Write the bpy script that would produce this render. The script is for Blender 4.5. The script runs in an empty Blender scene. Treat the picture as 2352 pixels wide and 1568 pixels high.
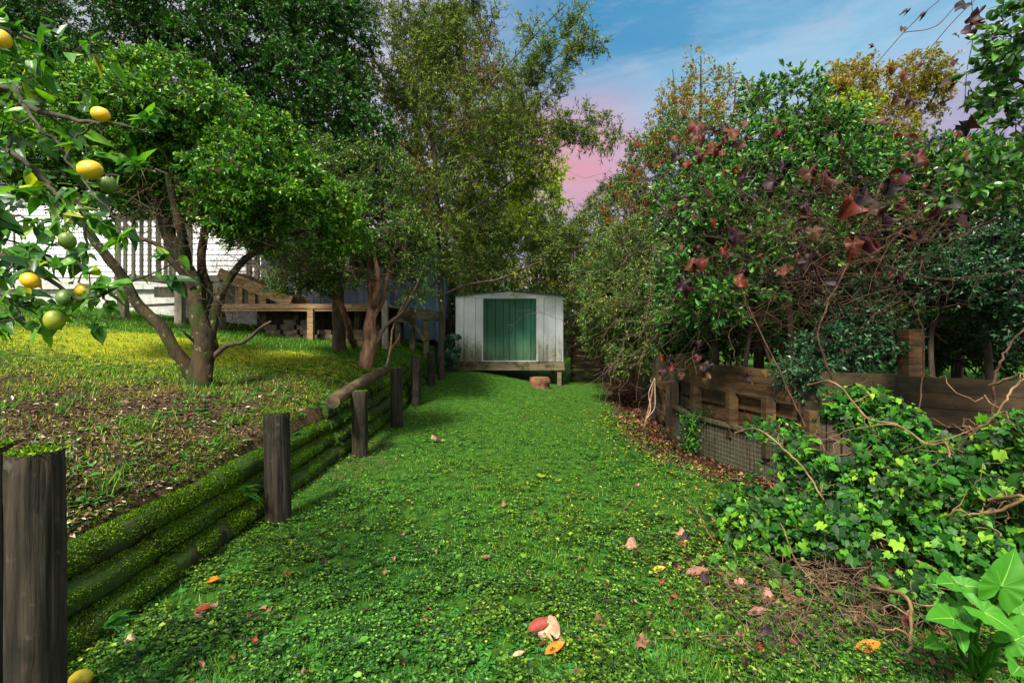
import bpy, math, random
import numpy as np
C = bpy.context.scene
R = math.radians
F = 1111.0           # focal length in picture units (picture 2352 wide)
CX, HY, EYE = 1176.0, 760.0, 1.5

# ------------------------------------------------------------------ camera
cam_d = bpy.data.cameras.new('camera'); cam = bpy.data.objects.new('camera', cam_d)
C.collection.objects.link(cam); C.camera = cam
cam.location = (0, 0, EYE); cam.rotation_euler = (R(90), 0, 0)
cam_d.sensor_width = 36; cam_d.lens = 36 * F / 2352
cam_d.shift_y = -24 / 2352
cam_d.clip_start = 0.05; cam_d.clip_end = 1000
C.render.resolution_x = 1024; C.render.resolution_y = 682
C.view_settings.view_transform = 'Standard'; C.view_settings.look = 'None'
C.view_settings.exposure = 1.25; C.view_settings.gamma = 1
try:
    C.cycles.max_bounces = 6; C.cycles.diffuse_bounces = 2; C.cycles.glossy_bounces = 2
    C.cycles.transmission_bounces = 3; C.cycles.transparent_max_bounces = 4
except Exception: pass

# ------------------------------------------------------------------ world
SUN_EL, SUN_AZ = R(50), R(203)     # azimuth measured from +Y clockwise: behind the camera
W = bpy.data.worlds.new('World'); C.world = W; W.use_nodes = True
nt = W.node_tree; nt.nodes.clear()
def N(nt, t, **k):
    n = nt.nodes.new(t)
    for a, b in k.items(): setattr(n, a, b)
    return n
def L(nt, a, b): nt.links.new(a, b)
def mixc(nt, fac, a, b, mode='MIX'):
    m = N(nt, 'ShaderNodeMix', data_type='RGBA', blend_type=mode)
    for s, v in ((m.inputs[0], fac), (m.inputs[6], a), (m.inputs[7], b)):
        if hasattr(v, 'links'): L(nt, v, s)
        elif isinstance(v, (int, float)): s.default_value = v
        else: s.default_value = (v[0], v[1], v[2], 1)
    return m.outputs[2]
def math_(nt, op, a, b=None, c=None, clamp=False):
    m = N(nt, 'ShaderNodeMath', operation=op); m.use_clamp = clamp
    for i, v in enumerate((a, b, c)):
        if v is None: continue
        if hasattr(v, 'links'): L(nt, v, m.inputs[i])
        else: m.inputs[i].default_value = v
    return m.outputs[0]
def maprange(nt, v, a, b, c=0, d=1):
    m = N(nt, 'ShaderNodeMapRange'); m.interpolation_type = 'SMOOTHSTEP'
    L(nt, v, m.inputs[0])
    for i, x in zip((1, 2, 3, 4), (a, b, c, d)): m.inputs[i].default_value = x
    return m.outputs[0]
def ramp(nt, v, stops):
    r = N(nt, 'ShaderNodeValToRGB'); e = r.color_ramp.elements
    while len(e) < len(stops): e.new(0.5)
    for i, (p, c) in enumerate(stops):
        e[i].position = p; e[i].color = (c[0], c[1], c[2], 1)
    if v is not None: L(nt, v, r.inputs[0])
    return r.outputs[0]
def noise(nt, vec, scale, detail=4, rough=0.6, dist=0.0):
    n = N(nt, 'ShaderNodeTexNoise'); n.inputs['Scale'].default_value = scale
    n.inputs['Detail'].default_value = detail; n.inputs['Roughness'].default_value = rough
    n.inputs['Distortion'].default_value = dist
    if vec is not None: L(nt, vec, n.inputs['Vector'])
    return n.outputs[0]
def mapping(nt, vec, scale=(1, 1, 1), loc=(0, 0, 0), rot=(0, 0, 0)):
    m = N(nt, 'ShaderNodeMapping'); L(nt, vec, m.inputs[0])
    m.inputs['Scale'].default_value = scale; m.inputs['Location'].default_value = loc; m.inputs['Rotation'].default_value = rot
    return m.outputs[0]

sky = N(nt, 'ShaderNodeTexSky', sky_type='NISHITA'); sky.sun_disc = False
sky.sun_elevation = SUN_EL; sky.sun_rotation = SUN_AZ; sky.air_density = 1.2; sky.dust_density = 1.5
skyc = N(nt, 'ShaderNodeVectorMath', operation='SCALE'); L(nt, sky.outputs[0], skyc.inputs[0]); skyc.inputs[3].default_value = 0.075
tc = N(nt, 'ShaderNodeTexCoord').outputs['Generated']
sep = N(nt, 'ShaderNodeSeparateXYZ'); L(nt, tc, sep.inputs[0])
nx, ny, nz = sep.outputs
# cloud layer: high thin cloud, lit pale above and pink lower down
streak = noise(nt, mapping(nt, tc, (1.2, 1.2, 4.5), rot=(0, R(24), 0)), 2.2, 6, 0.6, 0.5)
fine = noise(nt, mapping(nt, tc, (1.5, 1.5, 6), rot=(0, R(24), 0)), 6, 6, 0.65, 0.3)
el = math_(nt, 'ADD', nz, math_(nt, 'MULTIPLY', math_(nt, 'SUBTRACT', streak, 0.5), 0.22))
el = math_(nt, 'SUBTRACT', el, math_(nt, 'MULTIPLY', nx, 0.10))
base = ramp(nt, el, [(0.0, (.62, .50, .60)), (0.14, (.46, .34, .50)), (0.24, (.36, .33, .50)), (0.32, (.38, .48, .64)), (0.40, (.27, .50, .68)), (0.48, (.085, .30, .52)), (0.60, (.045, .24, .46)), (1.0, (.30, .36, .44))])
# bright overcast veil to the west side (behind left trees)
left = maprange(nt, nx, 0.12, -0.25)
base = mixc(nt, math_(nt, 'MULTIPLY', left, 0.75), base, (.62, .55, .60))
pm = math_(nt, 'MULTIPLY', maprange(nt, math_(nt, 'ABSOLUTE', math_(nt, 'SUBTRACT', nx, 0.11)), 0.20, 0.03),
           maprange(nt, math_(nt, 'ABSOLUTE', math_(nt, 'SUBTRACT', nz, 0.33)), 0.17, 0.01))
pm = math_(nt, 'MULTIPLY', pm, maprange(nt, streak, 0.36, 0.56))
base = mixc(nt, math_(nt, 'MULTIPLY', pm, 1.0), base, (.66, .30, .38))
base = mixc(nt, math_(nt, 'MULTIPLY', maprange(nt, fine, 0.45, 0.75), 0.35), base, (.50, .52, .62))
# unseen sky overhead and behind the viewpoint, brightened as added fill light
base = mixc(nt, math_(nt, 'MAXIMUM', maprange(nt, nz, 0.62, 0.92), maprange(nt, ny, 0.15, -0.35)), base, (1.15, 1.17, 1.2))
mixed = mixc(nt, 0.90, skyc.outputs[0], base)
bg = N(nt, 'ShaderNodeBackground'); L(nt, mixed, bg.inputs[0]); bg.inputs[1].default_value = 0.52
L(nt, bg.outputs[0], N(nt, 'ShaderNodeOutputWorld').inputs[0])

# ------------------------------------------------------------------ sun
sd = bpy.data.lights.new('sun', 'SUN'); so = bpy.data.objects.new('sun', sd); C.collection.objects.link(so)
sd.energy = 4.0; sd.angle = R(10); sd.color = (1.0, 0.93, 0.80)
so.rotation_euler = (R(90) - SUN_EL, 0, -SUN_AZ + R(180))
so.location = (5, -8, 12)

# ------------------------------------------------------------------ helpers
rng = np.random.default_rng(7)
def P(px, py, Y): return np.array(((px - CX) / F * Y, Y, EYE - (py - HY) / F * Y))
def unit(v): return v / (np.linalg.norm(v, axis=-1, keepdims=True) + 1e-9)
def smooth(e0, e1, x):
    t = np.clip((np.asarray(x, float) - e0) / (e1 - e0), 0, 1); return t * t * (3 - 2 * t)
def hash3(i, j, k, s=0):
    n = (i.astype(np.int64) * 73856093) ^ (j.astype(np.int64) * 19349663) ^ (k.astype(np.int64) * 83492791) ^ (s * 2654435)
    n = (n ^ (n >> 13)) * 1274126177 & 0xffffffff
    return ((n ^ (n >> 16)) & 0xffff) / 65535.0
def vnoise(p, s=0):
    p = np.asarray(p, float); i = np.floor(p).astype(np.int64); f = p - i; f = f * f * (3 - 2 * f); o = 0
    for a in (0, 1):
        for b in (0, 1):
            for c in (0, 1):
                w = (f[..., 0] if a else 1 - f[..., 0]) * (f[..., 1] if b else 1 - f[..., 1]) * (f[..., 2] if c else 1 - f[..., 2])
                o = o + w * hash3(i[..., 0] + a, i[..., 1] + b, i[..., 2] + c, s)
    return o
def fbm2(x, y, s=0, o=3):
    t = 0; amp = 1; tot = 0
    for k in range(o):
        t = t + amp * vnoise(np.stack([x * 2 ** k, y * 2 ** k, np.zeros_like(x) + 3.7 * k], -1), s); tot += amp; amp *= .5
    return t / tot

class MB:
    def __init__(s): s.v = []; s.f = []; s.n = 0; s.m = []
    def add(s, V, Fc, mi=0):
        V = np.asarray(V, float).reshape(-1, 3); Fc = np.asarray(Fc, np.int64)
        s.v.append(V); s.f.append(Fc + s.n); s.m.append(mi); s.n += len(V)
    def build(s, name, mats, parent=None, smooth=False):
        me = bpy.data.meshes.new(name)
        if s.n:
            V = np.concatenate(s.v).astype(np.float32)
            me.vertices.add(len(V)); me.vertices.foreach_set('co', V.ravel())
            loops = np.concatenate([f.ravel() for f in s.f]).astype(np.int32)
            sizes = np.concatenate([np.full(len(f), f.shape[1]) for f in s.f]).astype(np.int32)
            mi = np.concatenate([np.full(len(f), m) for f, m in zip(s.f, s.m)]).astype(np.int32)
            me.loops.add(len(loops)); me.loops.foreach_set('vertex_index', loops)
            me.polygons.add(len(sizes))
            me.polygons.foreach_set('loop_start', np.concatenate([[0], np.cumsum(sizes)[:-1]]).astype(np.int32))
            me.polygons.foreach_set('material_index', mi)
            me.polygons.foreach_set('use_smooth', np.full(len(sizes), bool(smooth)))
            me.update(calc_edges=True); me.validate()
        if not isinstance(mats, (list, tuple)): mats = [mats]
        for m in mats: me.materials.append(m)
        o = bpy.data.objects.new(name, me); C.collection.objects.link(o)
        if parent: o.parent = parent
        return o
def tag(o, label=None, cat=None, group=None, kind=None):
    if label: o['label'] = label
    if cat: o['category'] = cat
    if group: o['group'] = group
    if kind: o['kind'] = kind
    return o
def thing(name, label, cat, group=None, loc=(0, 0, 0)):
    o = bpy.data.objects.new(name, None); C.collection.objects.link(o); o.empty_display_size = .1
    # children are built in world coordinates, so the empty keeps its base point and a parent inverse
    o.location = loc; return tag(o, label, cat, group)
def part(mb, name, mat, root, smooth=False, label=None, sub=None):
    o = mb.build(name, mat, None, smooth)
    o.parent = sub or root
    base = root.location if sub is None else (0, 0, 0)
    if sub is None:
        from mathutils import Matrix
        o.matrix_parent_inverse = Matrix.Translation(-root.location)
    if label: o['label'] = label
    return o

def tubes(mb, Pt, Rd, S=6, cap=False, mi=0, jitter=0.0):
    Pt = np.asarray(Pt, float); Rd = np.asarray(Rd, float)
    if Pt.ndim == 2: Pt = Pt[None]; Rd = Rd[None]
    n, K, _ = Pt.shape
    if n == 0: return
    T = np.zeros_like(Pt); T[:, 1:-1] = Pt[:, 2:] - Pt[:, :-2]; T[:, 0] = Pt[:, 1] - Pt[:, 0]; T[:, -1] = Pt[:, -1] - Pt[:, -2]
    T = unit(T)
    main = unit(Pt[:, -1] - Pt[:, 0]); ref = np.where(np.abs(main[:, 2:3]) > .7, np.array([[1., 0, 0]]), np.array([[0, 0, 1.]]))
    U = unit(np.cross(T, ref[:, None, :])); Vv = np.cross(T, U)
    a = np.arange(S) / S * 2 * np.pi
    ring = U[:, :, None, :] * np.cos(a)[None, None, :, None] + Vv[:, :, None, :] * np.sin(a)[None, None, :, None]
    rr = Rd[:, :, None, None]
    if jitter:
        q = Pt[:, :, None, :] + ring * .3
        rr = rr * (1 + jitter * (vnoise(q * 9, 5)[..., None] - .5) * 2)
    V = Pt[:, :, None, :] + ring * rr
    idx = np.arange(n * K * S).reshape(n, K, S)
    A = idx[:, :-1]; B = idx[:, 1:]
    Fq = np.stack([A, np.roll(A, -1, 2), np.roll(B, -1, 2), B], -1).reshape(-1, 4)
    mb.add(V, Fq, mi)
    if cap:
        for i in range(n):
            for k in (0, K - 1):
                c = Pt[i, k]; r = V[i, k]; m = np.vstack([r, c[None]])
                f = np.array([[j, (j + 1) % S, S] for j in range(S)]); mb.add(m, f if k else f[:, ::-1], mi)
def spline(pts, K):
    pts = np.asarray(pts, float)
    p = np.vstack([2 * pts[0] - pts[1], pts, 2 * pts[-1] - pts[-2]]); n = len(pts) - 1
    out = []
    for u in np.linspace(0, n, K):
        i = min(int(u), n - 1); t = u - i; a, b, c, d = p[i], p[i + 1], p[i + 2], p[i + 3]
        out.append(.5 * ((2 * b) + (-a + c) * t + (2 * a - 5 * b + 4 * c - d) * t * t + (-a + 3 * b - 3 * c + d) * t ** 3))
    return np.array(out)
BOXF = np.array([[0, 3, 2, 1], [4, 5, 6, 7], [0, 1, 5, 4], [1, 2, 6, 5], [2, 3, 7, 6], [3, 0, 4, 7]])
def box(mb, x0, x1, y0, y1, z0, z1, mi=0):
    mb.add([(x0, y0, z0), (x1, y0, z0), (x1, y1, z0), (x0, y1, z0), (x0, y0, z1), (x1, y0, z1), (x1, y1, z1), (x0, y1, z1)], BOXF, mi)
def beam(mb, a, b, w, h, up=(0, 0, 1), mi=0, tw=0.0):
    """box from a to b, h along 'up', w across"""
    a = np.array(a, float); b = np.array(b, float); d = unit(b - a); up = np.array(up, float)
    s = unit(np.cross(d, up)); u = unit(np.cross(s, d))
    V = []
    for p, t in ((a, -tw), (b, tw)):
        s2 = s * math.cos(t) + u * math.sin(t); u2 = u * math.cos(t) - s * math.sin(t)
        for i, j in ((-1, -1), (1, -1), (1, 1), (-1, 1)): V.append(p + s2 * i * w / 2 + u2 * j * h / 2)
    mb.add(V, BOXF, mi)
def inst(mb, TV, TF, pos, X, Z, sc, mi=0):
    """place a template (x = leaf axis, y = width, z = normal) many times"""
    pos = np.asarray(pos, float); n = len(pos)
    if n == 0: return
    X = unit(np.asarray(X, float)); Z = np.asarray(Z, float)
    Z = unit(Z - X * (Z * X).sum(-1, keepdims=True)); Y = np.cross(Z, X)
    TV = np.asarray(TV, float); sc = np.asarray(sc, float)
    if sc.ndim == 1: sc = sc[:, None].repeat(3, 1)
    V = (pos[:, None, :] + TV[None, :, 0:1] * X[:, None] * sc[:, None, 0:1] + TV[None, :, 1:2] * Y[:, None] * sc[:, None, 1:2]
         + TV[None, :, 2:3] * Z[:, None] * sc[:, None, 2:3])
    off = (np.arange(n) * len(TV))[:, None, None]
    by = {}
    for f in TF: by.setdefault(len(f), []).append(f)
    V = V.reshape(-1, 3); start = mb.n; mb.v.append(V); mb.n += len(V)
    for k, fs in by.items():
        mb.f.append((np.array(fs)[None] + off).reshape(-1, k) + start); mb.m.append(mi)
def leaf_t(w=.35, fold=.12, bend=-.12):
    """folded pointed leaf of two halves"""
    return (np.array([(0, 0, 0), (.45, w / 2, fold), (1, 0, bend), (.45, -w / 2, fold), (.5, 0, 0)]), [(0, 4, 1), (4, 2, 1), (0, 3, 4), (4, 3, 2)])
def leaf_s(w=.35, fold=.1):
    return (np.array([(0, 0, 0), (.5, w / 2, fold), (1, 0, -.05), (.5, -w / 2, fold)]), [(0, 2, 1), (0, 3, 2)])
def leaf_o(w=.55, fold=.08, bend=-.18):
    """rounder, longer template for leaves seen close"""
    xs = [0, .22, .5, .78, 1]; ws = [0, .8, 1, .65, 0]; V = []; idx = []
    for x, q in zip(xs, ws):
        z = bend * x * x
        if q == 0: V.append((x, 0, z)); idx.append((len(V) - 1,))
        else:
            V += [(x, w / 2 * q, z + fold * q), (x, 0, z), (x, -w / 2 * q, z + fold * q)]; idx.append((len(V) - 3, len(V) - 2, len(V) - 1))
    Fc = []
    for a, b in zip(idx[:-1], idx[1:]):
        if len(a) == 1: Fc += [(a[0], b[1], b[0]), (a[0], b[2], b[1])]
        elif len(b) == 1: Fc += [(a[0], a[1], b[0]), (a[1], a[2], b[0])]
        else: Fc += [(a[0], a[1], b[1], b[0]), (a[1], a[2], b[2], b[1])]
    return np.array(V), Fc
def leaf_polar(table, segs=22, rings=2, zf=None, rnd=0.0, seed=1):
    r_ = np.random.default_rng(seed); th = np.linspace(-np.pi, np.pi, segs, endpoint=False)
    a = np.abs(np.degrees(th)); ks = sorted(table); rad = np.interp(a, ks, [table[k] for k in ks]) * (1 + rnd * r_.uniform(-1, 1, segs))
    V = [(0, 0, 0)]
    for k in range(1, rings + 1):
        for t, q in zip(th, rad):
            x = math.cos(t) * q * k / rings; y = math.sin(t) * q * k / rings
            V.append((x, y, zf(x, y, t, k / rings) if zf else 0))
    Fc = [(0, 1 + i, 1 + (i + 1) % segs) for i in range(segs)]
    for k in range(1, rings):
        o = 1 + (k - 1) * segs
        Fc += [(o + i, o + segs + i, o + segs + (i + 1) % segs, o + (i + 1) % segs) for i in range(segs)]
    return np.array(V), Fc
IVY = {0: 1, 22: .6, 45: .82, 75: .5, 105: .62, 145: .5, 165: .4, 180: .08}
GRAPE = {0: 1, 10: .93, 24: .80, 45: .93, 58: .86, 78: .76, 100: .86, 125: .78, 150: .72, 170: .55, 180: .15}
ARUM = {0: 1, 12: .80, 30: .58, 60: .44, 100: .42, 130: .50, 155: .62, 165: .5, 175: .2, 180: .04}

def runit(n, r): return unit(r.normal(size=(n, 3)))
def grow(tp, tr, targets, r, tip_r=.004, wob=.12, K=6, lift=.08):
    """join every target to the nearest limb already grown; returns twig paths and radii"""
    nodes = list(tp); rad = list(tr); T = np.array(targets)
    d0 = np.array([np.min(np.linalg.norm(np.array(tp) - t, axis=1)) for t in T]); T = T[np.argsort(d0)]
    A = np.zeros((len(nodes) + len(T) * K, 3)); B = np.zeros(len(A)); n = len(nodes); A[:n] = nodes; B[:n] = rad
    Pp = []; Rr = []
    ts = np.linspace(0, 1, K)
    for t in T:
        d = np.linalg.norm(A[:n] - t, axis=1); i = int(np.argmin(d / (1 + 3 * np.minimum(B[:n], .1))))
        s = A[i]; ln = d[i]; w = r.normal(size=(K, 3)) * wob * ln * .5; w[0] = 0; w[-1] = 0
        p = s + (t - s) * ts[:, None] + w * np.sin(ts * np.pi)[:, None] + np.array([0, 0, 1]) * (np.sin(ts * np.pi) * lift * ln)[:, None]
        r0 = min(B[i] * .75, .006 + .018 * ln); rr = r0 + (tip_r - r0) * ts
        rr = np.maximum(rr, tip_r * .8)
        Pp.append(p); Rr.append(rr); A[n:n + K - 1] = p[1:]; B[n:n + K - 1] = rr[1:]; n += K - 1
    return np.array(Pp), np.array(Rr)
def blob_targets(blobs, n, r, gap=.42, gs=1.2, seed=3, inner=.45):
    """points through the volume of several ellipsoids, denser towards the outside, with holes"""
    vol = np.array([b[1][0] * b[1][1] * b[1][2] for b in blobs]) ** .75; cnt = (vol / vol.sum() * n * 1.9).astype(int) + 1; out = []
    for (c, rad), k in zip(blobs, cnt):
        u = runit(k, r) * (inner + (1 - inner) * r.random(k) ** .55)[:, None]; out.append(c + u * np.array(rad))
    q = np.concatenate(out); keep = vnoise(q * gs + 11.3, seed) > gap
    q = q[keep]; r.shuffle(q); return q[:n]
def blob(px, py, Y, rx, ry, rd): return (P(px, py, Y), (rx * Y / F, rd, ry * Y / F))
def foliage(lm, tm, paths, r, sprigs=6, leaves=12, sl=.22, size=.045, temp=None, along=.75, a=.7, b=.8, up=.55, tr=.0022, outc=None, szv=.35):
    """sprigs at the end of every twig path, leaves set along each sprig"""
    tip = paths[:, -1]; d = unit(paths[:, -1] - paths[:, -3]); n = len(tip)
    bs = np.repeat(tip, sprigs, 0); bd = np.repeat(d, sprigs, 0)
    back = r.random((n * sprigs, 1)); prev = np.repeat(paths[:, -2], sprigs, 0); start = bs + (prev - bs) * back
    sd_ = unit(bd * .6 + runit(n * sprigs, r) * .9 + np.array([0, 0, .15])); ln = sl * r.uniform(.45, 1.15, (n * sprigs, 1)); end = start + sd_ * ln
    mid = (start + end) / 2 + r.normal(size=start.shape) * .05 * ln
    if tm is not None: tubes(tm, np.stack([start, mid, end], 1), np.tile([tr * 1.5, tr * 1.2, tr * .7], (len(start), 1)), 3, mi=1)
    m = n * sprigs * leaves
    t = (1 - along * r.random((m, 1)) ** .8); S = np.repeat(start, leaves, 0); E = np.repeat(end, leaves, 0)
    pos = S + (E - S) * t + r.normal(size=(m, 3)) * size * .12
    X = unit(np.repeat(sd_, leaves, 0) * a + runit(m, r) * b); Z = unit(np.array([0, 0, up]) + runit(m, r) * .65 + np.array([0, -.15, 0]))
    sc = size * (1 + szv * r.uniform(-1, 1, m))
    inst(lm, temp[0], temp[1], pos, X, Z, sc)

# ------------------------------------------------------------------ materials
def new_mat(name):
    m = bpy.data.materials.new(name); m.use_nodes = True; t = m.node_tree; t.nodes.clear()
    return m, t, N(t, 'ShaderNodeOutputMaterial')
def leaf_mat(name, stops, rough=.42, trans=.32, patch=1.2, patch_col=(1.35, 1.15, .7), patch_amt=.5, spec=.45, tcol=(1.5, 1.45, .6)):
    m, t, out = new_mat(name)
    g = N(t, 'ShaderNodeNewGeometry')
    c = ramp(t, g.outputs['Random Per Island'], stops)
    tco = N(t, 'ShaderNodeTexCoord').outputs['Object']
    pn = maprange(t, noise(t, tco, patch, 3), .42, .62, 0, patch_amt)
    pc = N(t, 'ShaderNodeRGB'); pc.outputs[0].default_value = (*patch_col, 1)
    c2 = mixc(t, 1.0, c, pc.outputs[0], 'MULTIPLY'); c = mixc(t, pn, c, c2)
    fn = noise(t, tco, 60, 2); c = mixc(t, math_(t, 'MULTIPLY', fn, .5), c, mixc(t, 1, c, (.55, .6, .5), 'MULTIPLY'))
    p = N(t, 'ShaderNodeBsdfPrincipled'); L(t, c, p.inputs['Base Color']); p.inputs['Roughness'].default_value = rough
    p.inputs['Specular IOR Level'].default_value = spec
    tr = N(t, 'ShaderNodeBsdfTranslucent'); tc2 = N(t, 'ShaderNodeRGB'); tc2.outputs[0].default_value = (*tcol, 1)
    L(t, mixc(t, 1, c, tc2.outputs[0], 'MULTIPLY'), tr.inputs[0])
    mx = N(t, 'ShaderNodeMixShader'); mx.inputs[0].default_value = trans
    L(t, p.outputs[0], mx.inputs[1]); L(t, tr.outputs[0], mx.inputs[2]); L(t, mx.outputs[0], out.inputs[0]); return m
def surf_mat(name, c1, c2, scale=6, stretch=(1, 1, 1), rough=.85, bump=.3, bscale=None, c3=None, s3=2.0, t3=(.52, .66), spec=.25, detail=8, c4=None, s4=14, t4=(.6, .7), bdist=.02):
    m, t, out = new_mat(name); tco = N(t, 'ShaderNodeTexCoord').outputs['Object']; v = mapping(t, tco, stretch)
    n1 = noise(t, v, scale, detail, .65); c = mixc(t, maprange(t, n1, .35, .65), c1, c2)
    if c3: c = mixc(t, maprange(t, noise(t, tco, s3, 6, .65), *t3), c, c3)
    if c4: c = mixc(t, maprange(t, noise(t, tco, s4, 5, .6), *t4), c, c4)
    p = N(t, 'ShaderNodeBsdfPrincipled'); L(t, c, p.inputs['Base Color']); p.inputs['Roughness'].default_value = rough
    p.inputs['Specular IOR Level'].default_value = spec
    bn = noise(t, v, bscale or scale * 3, 8, .7); b = N(t, 'ShaderNodeBump'); b.inputs['Strength'].default_value = bump; b.inputs['Distance'].default_value = bdist
    L(t, bn, b.inputs['Height']); L(t, b.outputs[0], p.inputs['Normal']); L(t, p.outputs[0], out.inputs[0]); return m
M = {}
G = lambda r, g, b: (r, g, b)
M['camellia'] = leaf_mat('camellia_leaf', [(0, G(.008, .045, .006)), (.4, G(.03, .14, .010)), (.75, G(.085, .27, .016)), (.92, G(.20, .42, .02)), (1, G(.38, .58, .04))], .36, .3, .9, (1.7, 1.35, .7), .7, .32)
M['dark'] = leaf_mat('dark_leaf', [(0, G(.006, .03, .006)), (.6, G(.016, .08, .012)), (.9, G(.04, .16, .02)), (1, G(.10, .28, .03))], .42, .22, .7, (1.6, 1.3, .8), .6, .25)
M['twig'] = leaf_mat('twiggy_leaf', [(0, G(.012, .045, .006)), (.5, G(.04, .13, .012)), (.85, G(.10, .25, .02)), (1, G(.28, .42, .04))], .42, .3, .9, (1.5, 1.3, .7), .6)
M['willow'] = leaf_mat('willow_leaf', [(0, G(.012, .032, .006)), (.45, G(.055, .12, .012)), (.82, G(.14, .24, .022)), (1, G(.36, .40, .07))], .45, .4, .8, (1.5, 1.1, .8), .6, .3)
M['olive'] = leaf_mat('olive_leaf', [(0, G(.06, .08, .015)), (.5, G(.12, .14, .02)), (1, G(.24, .19, .035))], .55, .35, .5, (1.4, .9, .6), .8, .2)
M['lime'] = leaf_mat('lime_leaf', [(0, G(.12, .22, .01)), (.5, G(.24, .36, .015)), (1, G(.42, .50, .03))], .45, .5, .8, (1.3, 1.2, .8), .5)
M['hedge'] = leaf_mat('hedge_leaf', [(0, G(.012, .04, .008)), (.5, G(.045, .13, .018)), (.88, G(.14, .27, .04)), (1, G(.42, .42, .08))], .42, .3, .8, (1.5, 1.2, .8), .6)
M['whorl'] = leaf_mat('whorled_leaf', [(0, G(.008, .034, .008)), (.45, G(.028, .11, .018)), (.8, G(.08, .24, .04)), (.95, G(.17, .38, .07)), (1, G(.34, .48, .10))], .33, .3, 1.1, (1.3, 1.2, 1.0), .5, .38)
M['blue'] = leaf_mat('bluish_leaf', [(0, G(.008, .035, .016)), (.6, G(.022, .085, .035)), (1, G(.06, .18, .06))], .36, .22, 1.2, (1.2, 1.2, 1.0), .5, .5)
M['ivy'] = leaf_mat('ivy_leaf', [(0, G(.004, .024, .004)), (.45, G(.011, .07, .008)), (.75, G(.035, .17, .012)), (.95, G(.10, .31, .018)), (1, G(.24, .44, .03))], .5, .35, 1.6, (1.9, 1.35, .8), .8, .28)
M['gold'] = leaf_mat('gold_leaf', [(0, G(.10, .09, .012)), (.5, G(.24, .19, .02)), (1, G(.42, .28, .03))], .5, .4, 1, (.7, 1.0, .8), .7)
M['rust'] = leaf_mat('rust_leaf', [(0, G(.10, .03, .012)), (.6, G(.28, .075, .025)), (1, G(.38, .16, .05))], .6, .3, 1, (1.2, 1.1, .8), .4, .2)
M['autumn'] = leaf_mat('autumn_leaf', [(0, G(.010, .006, .010)), (.3, G(.035, .010, .018)), (.5, G(.085, .008, .014)), (.62, G(.16, .03, .008)), (.85, G(.06, .026, .014)), (1, G(.13, .07, .035))], .55, .25, 14, (.45, .4, .4), .8, .3, (1.6, .9, .6))
M['lemonleaf'] = leaf_mat('lemon_leaf', [(0, G(.008, .05, .008)), (.5, G(.03, .15, .012)), (.9, G(.10, .30, .02)), (1, G(.36, .40, .03))], .38, .4, 9, (2.2, 1.5, .7), .7, .5)
M['clover'] = leaf_mat('clover_leaf', [(0, G(.004, .022, .003)), (.4, G(.016, .072, .006)), (.72, G(.045, .17, .012)), (.93, G(.10, .29, .025)), (1, G(.26, .46, .07))], .5, .25, .35, (2.0, 1.05, .5), .9, .4)
M['grass'] = leaf_mat('grass_blade', [(0, G(.016, .085, .006)), (.5, G(.050, .19, .009)), (.9, G(.12, .31, .014)), (1, G(.40, .46, .08))], .5, .4, .5, (1.5, 1.1, .7), .7, .3)
M['bankgrass'] = leaf_mat('bank_grass_blade', [(0, G(.10, .17, .010)), (.5, G(.32, .42, .015)), (.85, G(.60, .62, .03)), (1, G(.60, .50, .24))], .5, .4, .8, (1.35, 1.1, .7), .6, .25)
M['moss'] = leaf_mat('moss_tuft', [(0, G(.016, .040, .005)), (.4, G(.045, .12, .008)), (.8, G(.105, .24, .012)), (1, G(.22, .38, .02))], .8, .2, 2.2, (1.7, 1.3, .6), .7, .1)
M['chip'] = leaf_mat('litter_chip', [(0, G(.012, .008, .004)), (.45, G(.055, .034, .018)), (.78, G(.15, .095, .055)), (.93, G(.34, .25, .16)), (1, G(.60, .54, .42))], .75, .05, 1.5, (.9, .95, .7), .5, .2)
M['drylitter'] = leaf_mat('dry_leaf_litter', [(0, G(.014, .007, .006)), (.45, G(.05, .020, .012)), (.75, G(.12, .045, .025)), (.93, G(.22, .10, .05)), (1, G(.42, .26, .10))], .6, .15, 2, (1.2, .9, .8), .4, .25)
M['yellowlitter'] = leaf_mat('yellow_leaf_litter', [(0, G(.35, .22, .02)), (.6, G(.55, .42, .03)), (1, G(.62, .50, .16))], .5, .3, 2)
M['fern'] = leaf_mat('fern_leaf', [(0, G(.015, .10, .012)), (1, G(.06, .26, .03))], .5, .35, 3)
M['arum'] = leaf_mat('arum_leaf', [(0, G(.025, .15, .010)), (1, G(.055, .24, .014))], .5, .3, 5, (1.4, 1.25, .8), .5, .3, (1.3,1.3,.3))
M['arumrib'] = leaf_mat('arum_rib', [(0, G(.14, .36, .05)), (1, G(.18, .42, .06))], .5, .2, 5)
M['bark1'] = surf_mat('mossy_bark', G(.012, .009, .005), G(.055, .037, .017), 7, (1, 1, .35), .9, .8, 20, G(.022, .040, .006), 3.2, (.48, .6), c4=G(.15, .13, .08), s4=14, t4=(.6, .66), bdist=.03)
M['bark2'] = surf_mat('stringy_bark', G(.07, .032, .018), G(.28, .15, .09), 9, (1, 1, .18), .9, .9, 24, G(.10, .08, .035), 3, (.56, .66), bdist=.03)
M['barkd'] = surf_mat('dark_bark', G(.035, .025, .018), G(.09, .065, .045), 9, (1, 1, .4), .9, .6)
M['barkg'] = surf_mat('grey_bark', G(.024, .022, .014), G(.075, .066, .046), 12, (1, 1, .5), .85, .4)
M['vine'] = surf_mat('vine_stem', G(.025, .012, .008), G(.085, .042, .024), 12, (1, 1, 1), .8, .3)
M['ivystem'] = surf_mat('ivy_stem', G(.09, .055, .025), G(.24, .15, .075), 10, (1, 1, 1), .8, .3)
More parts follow.
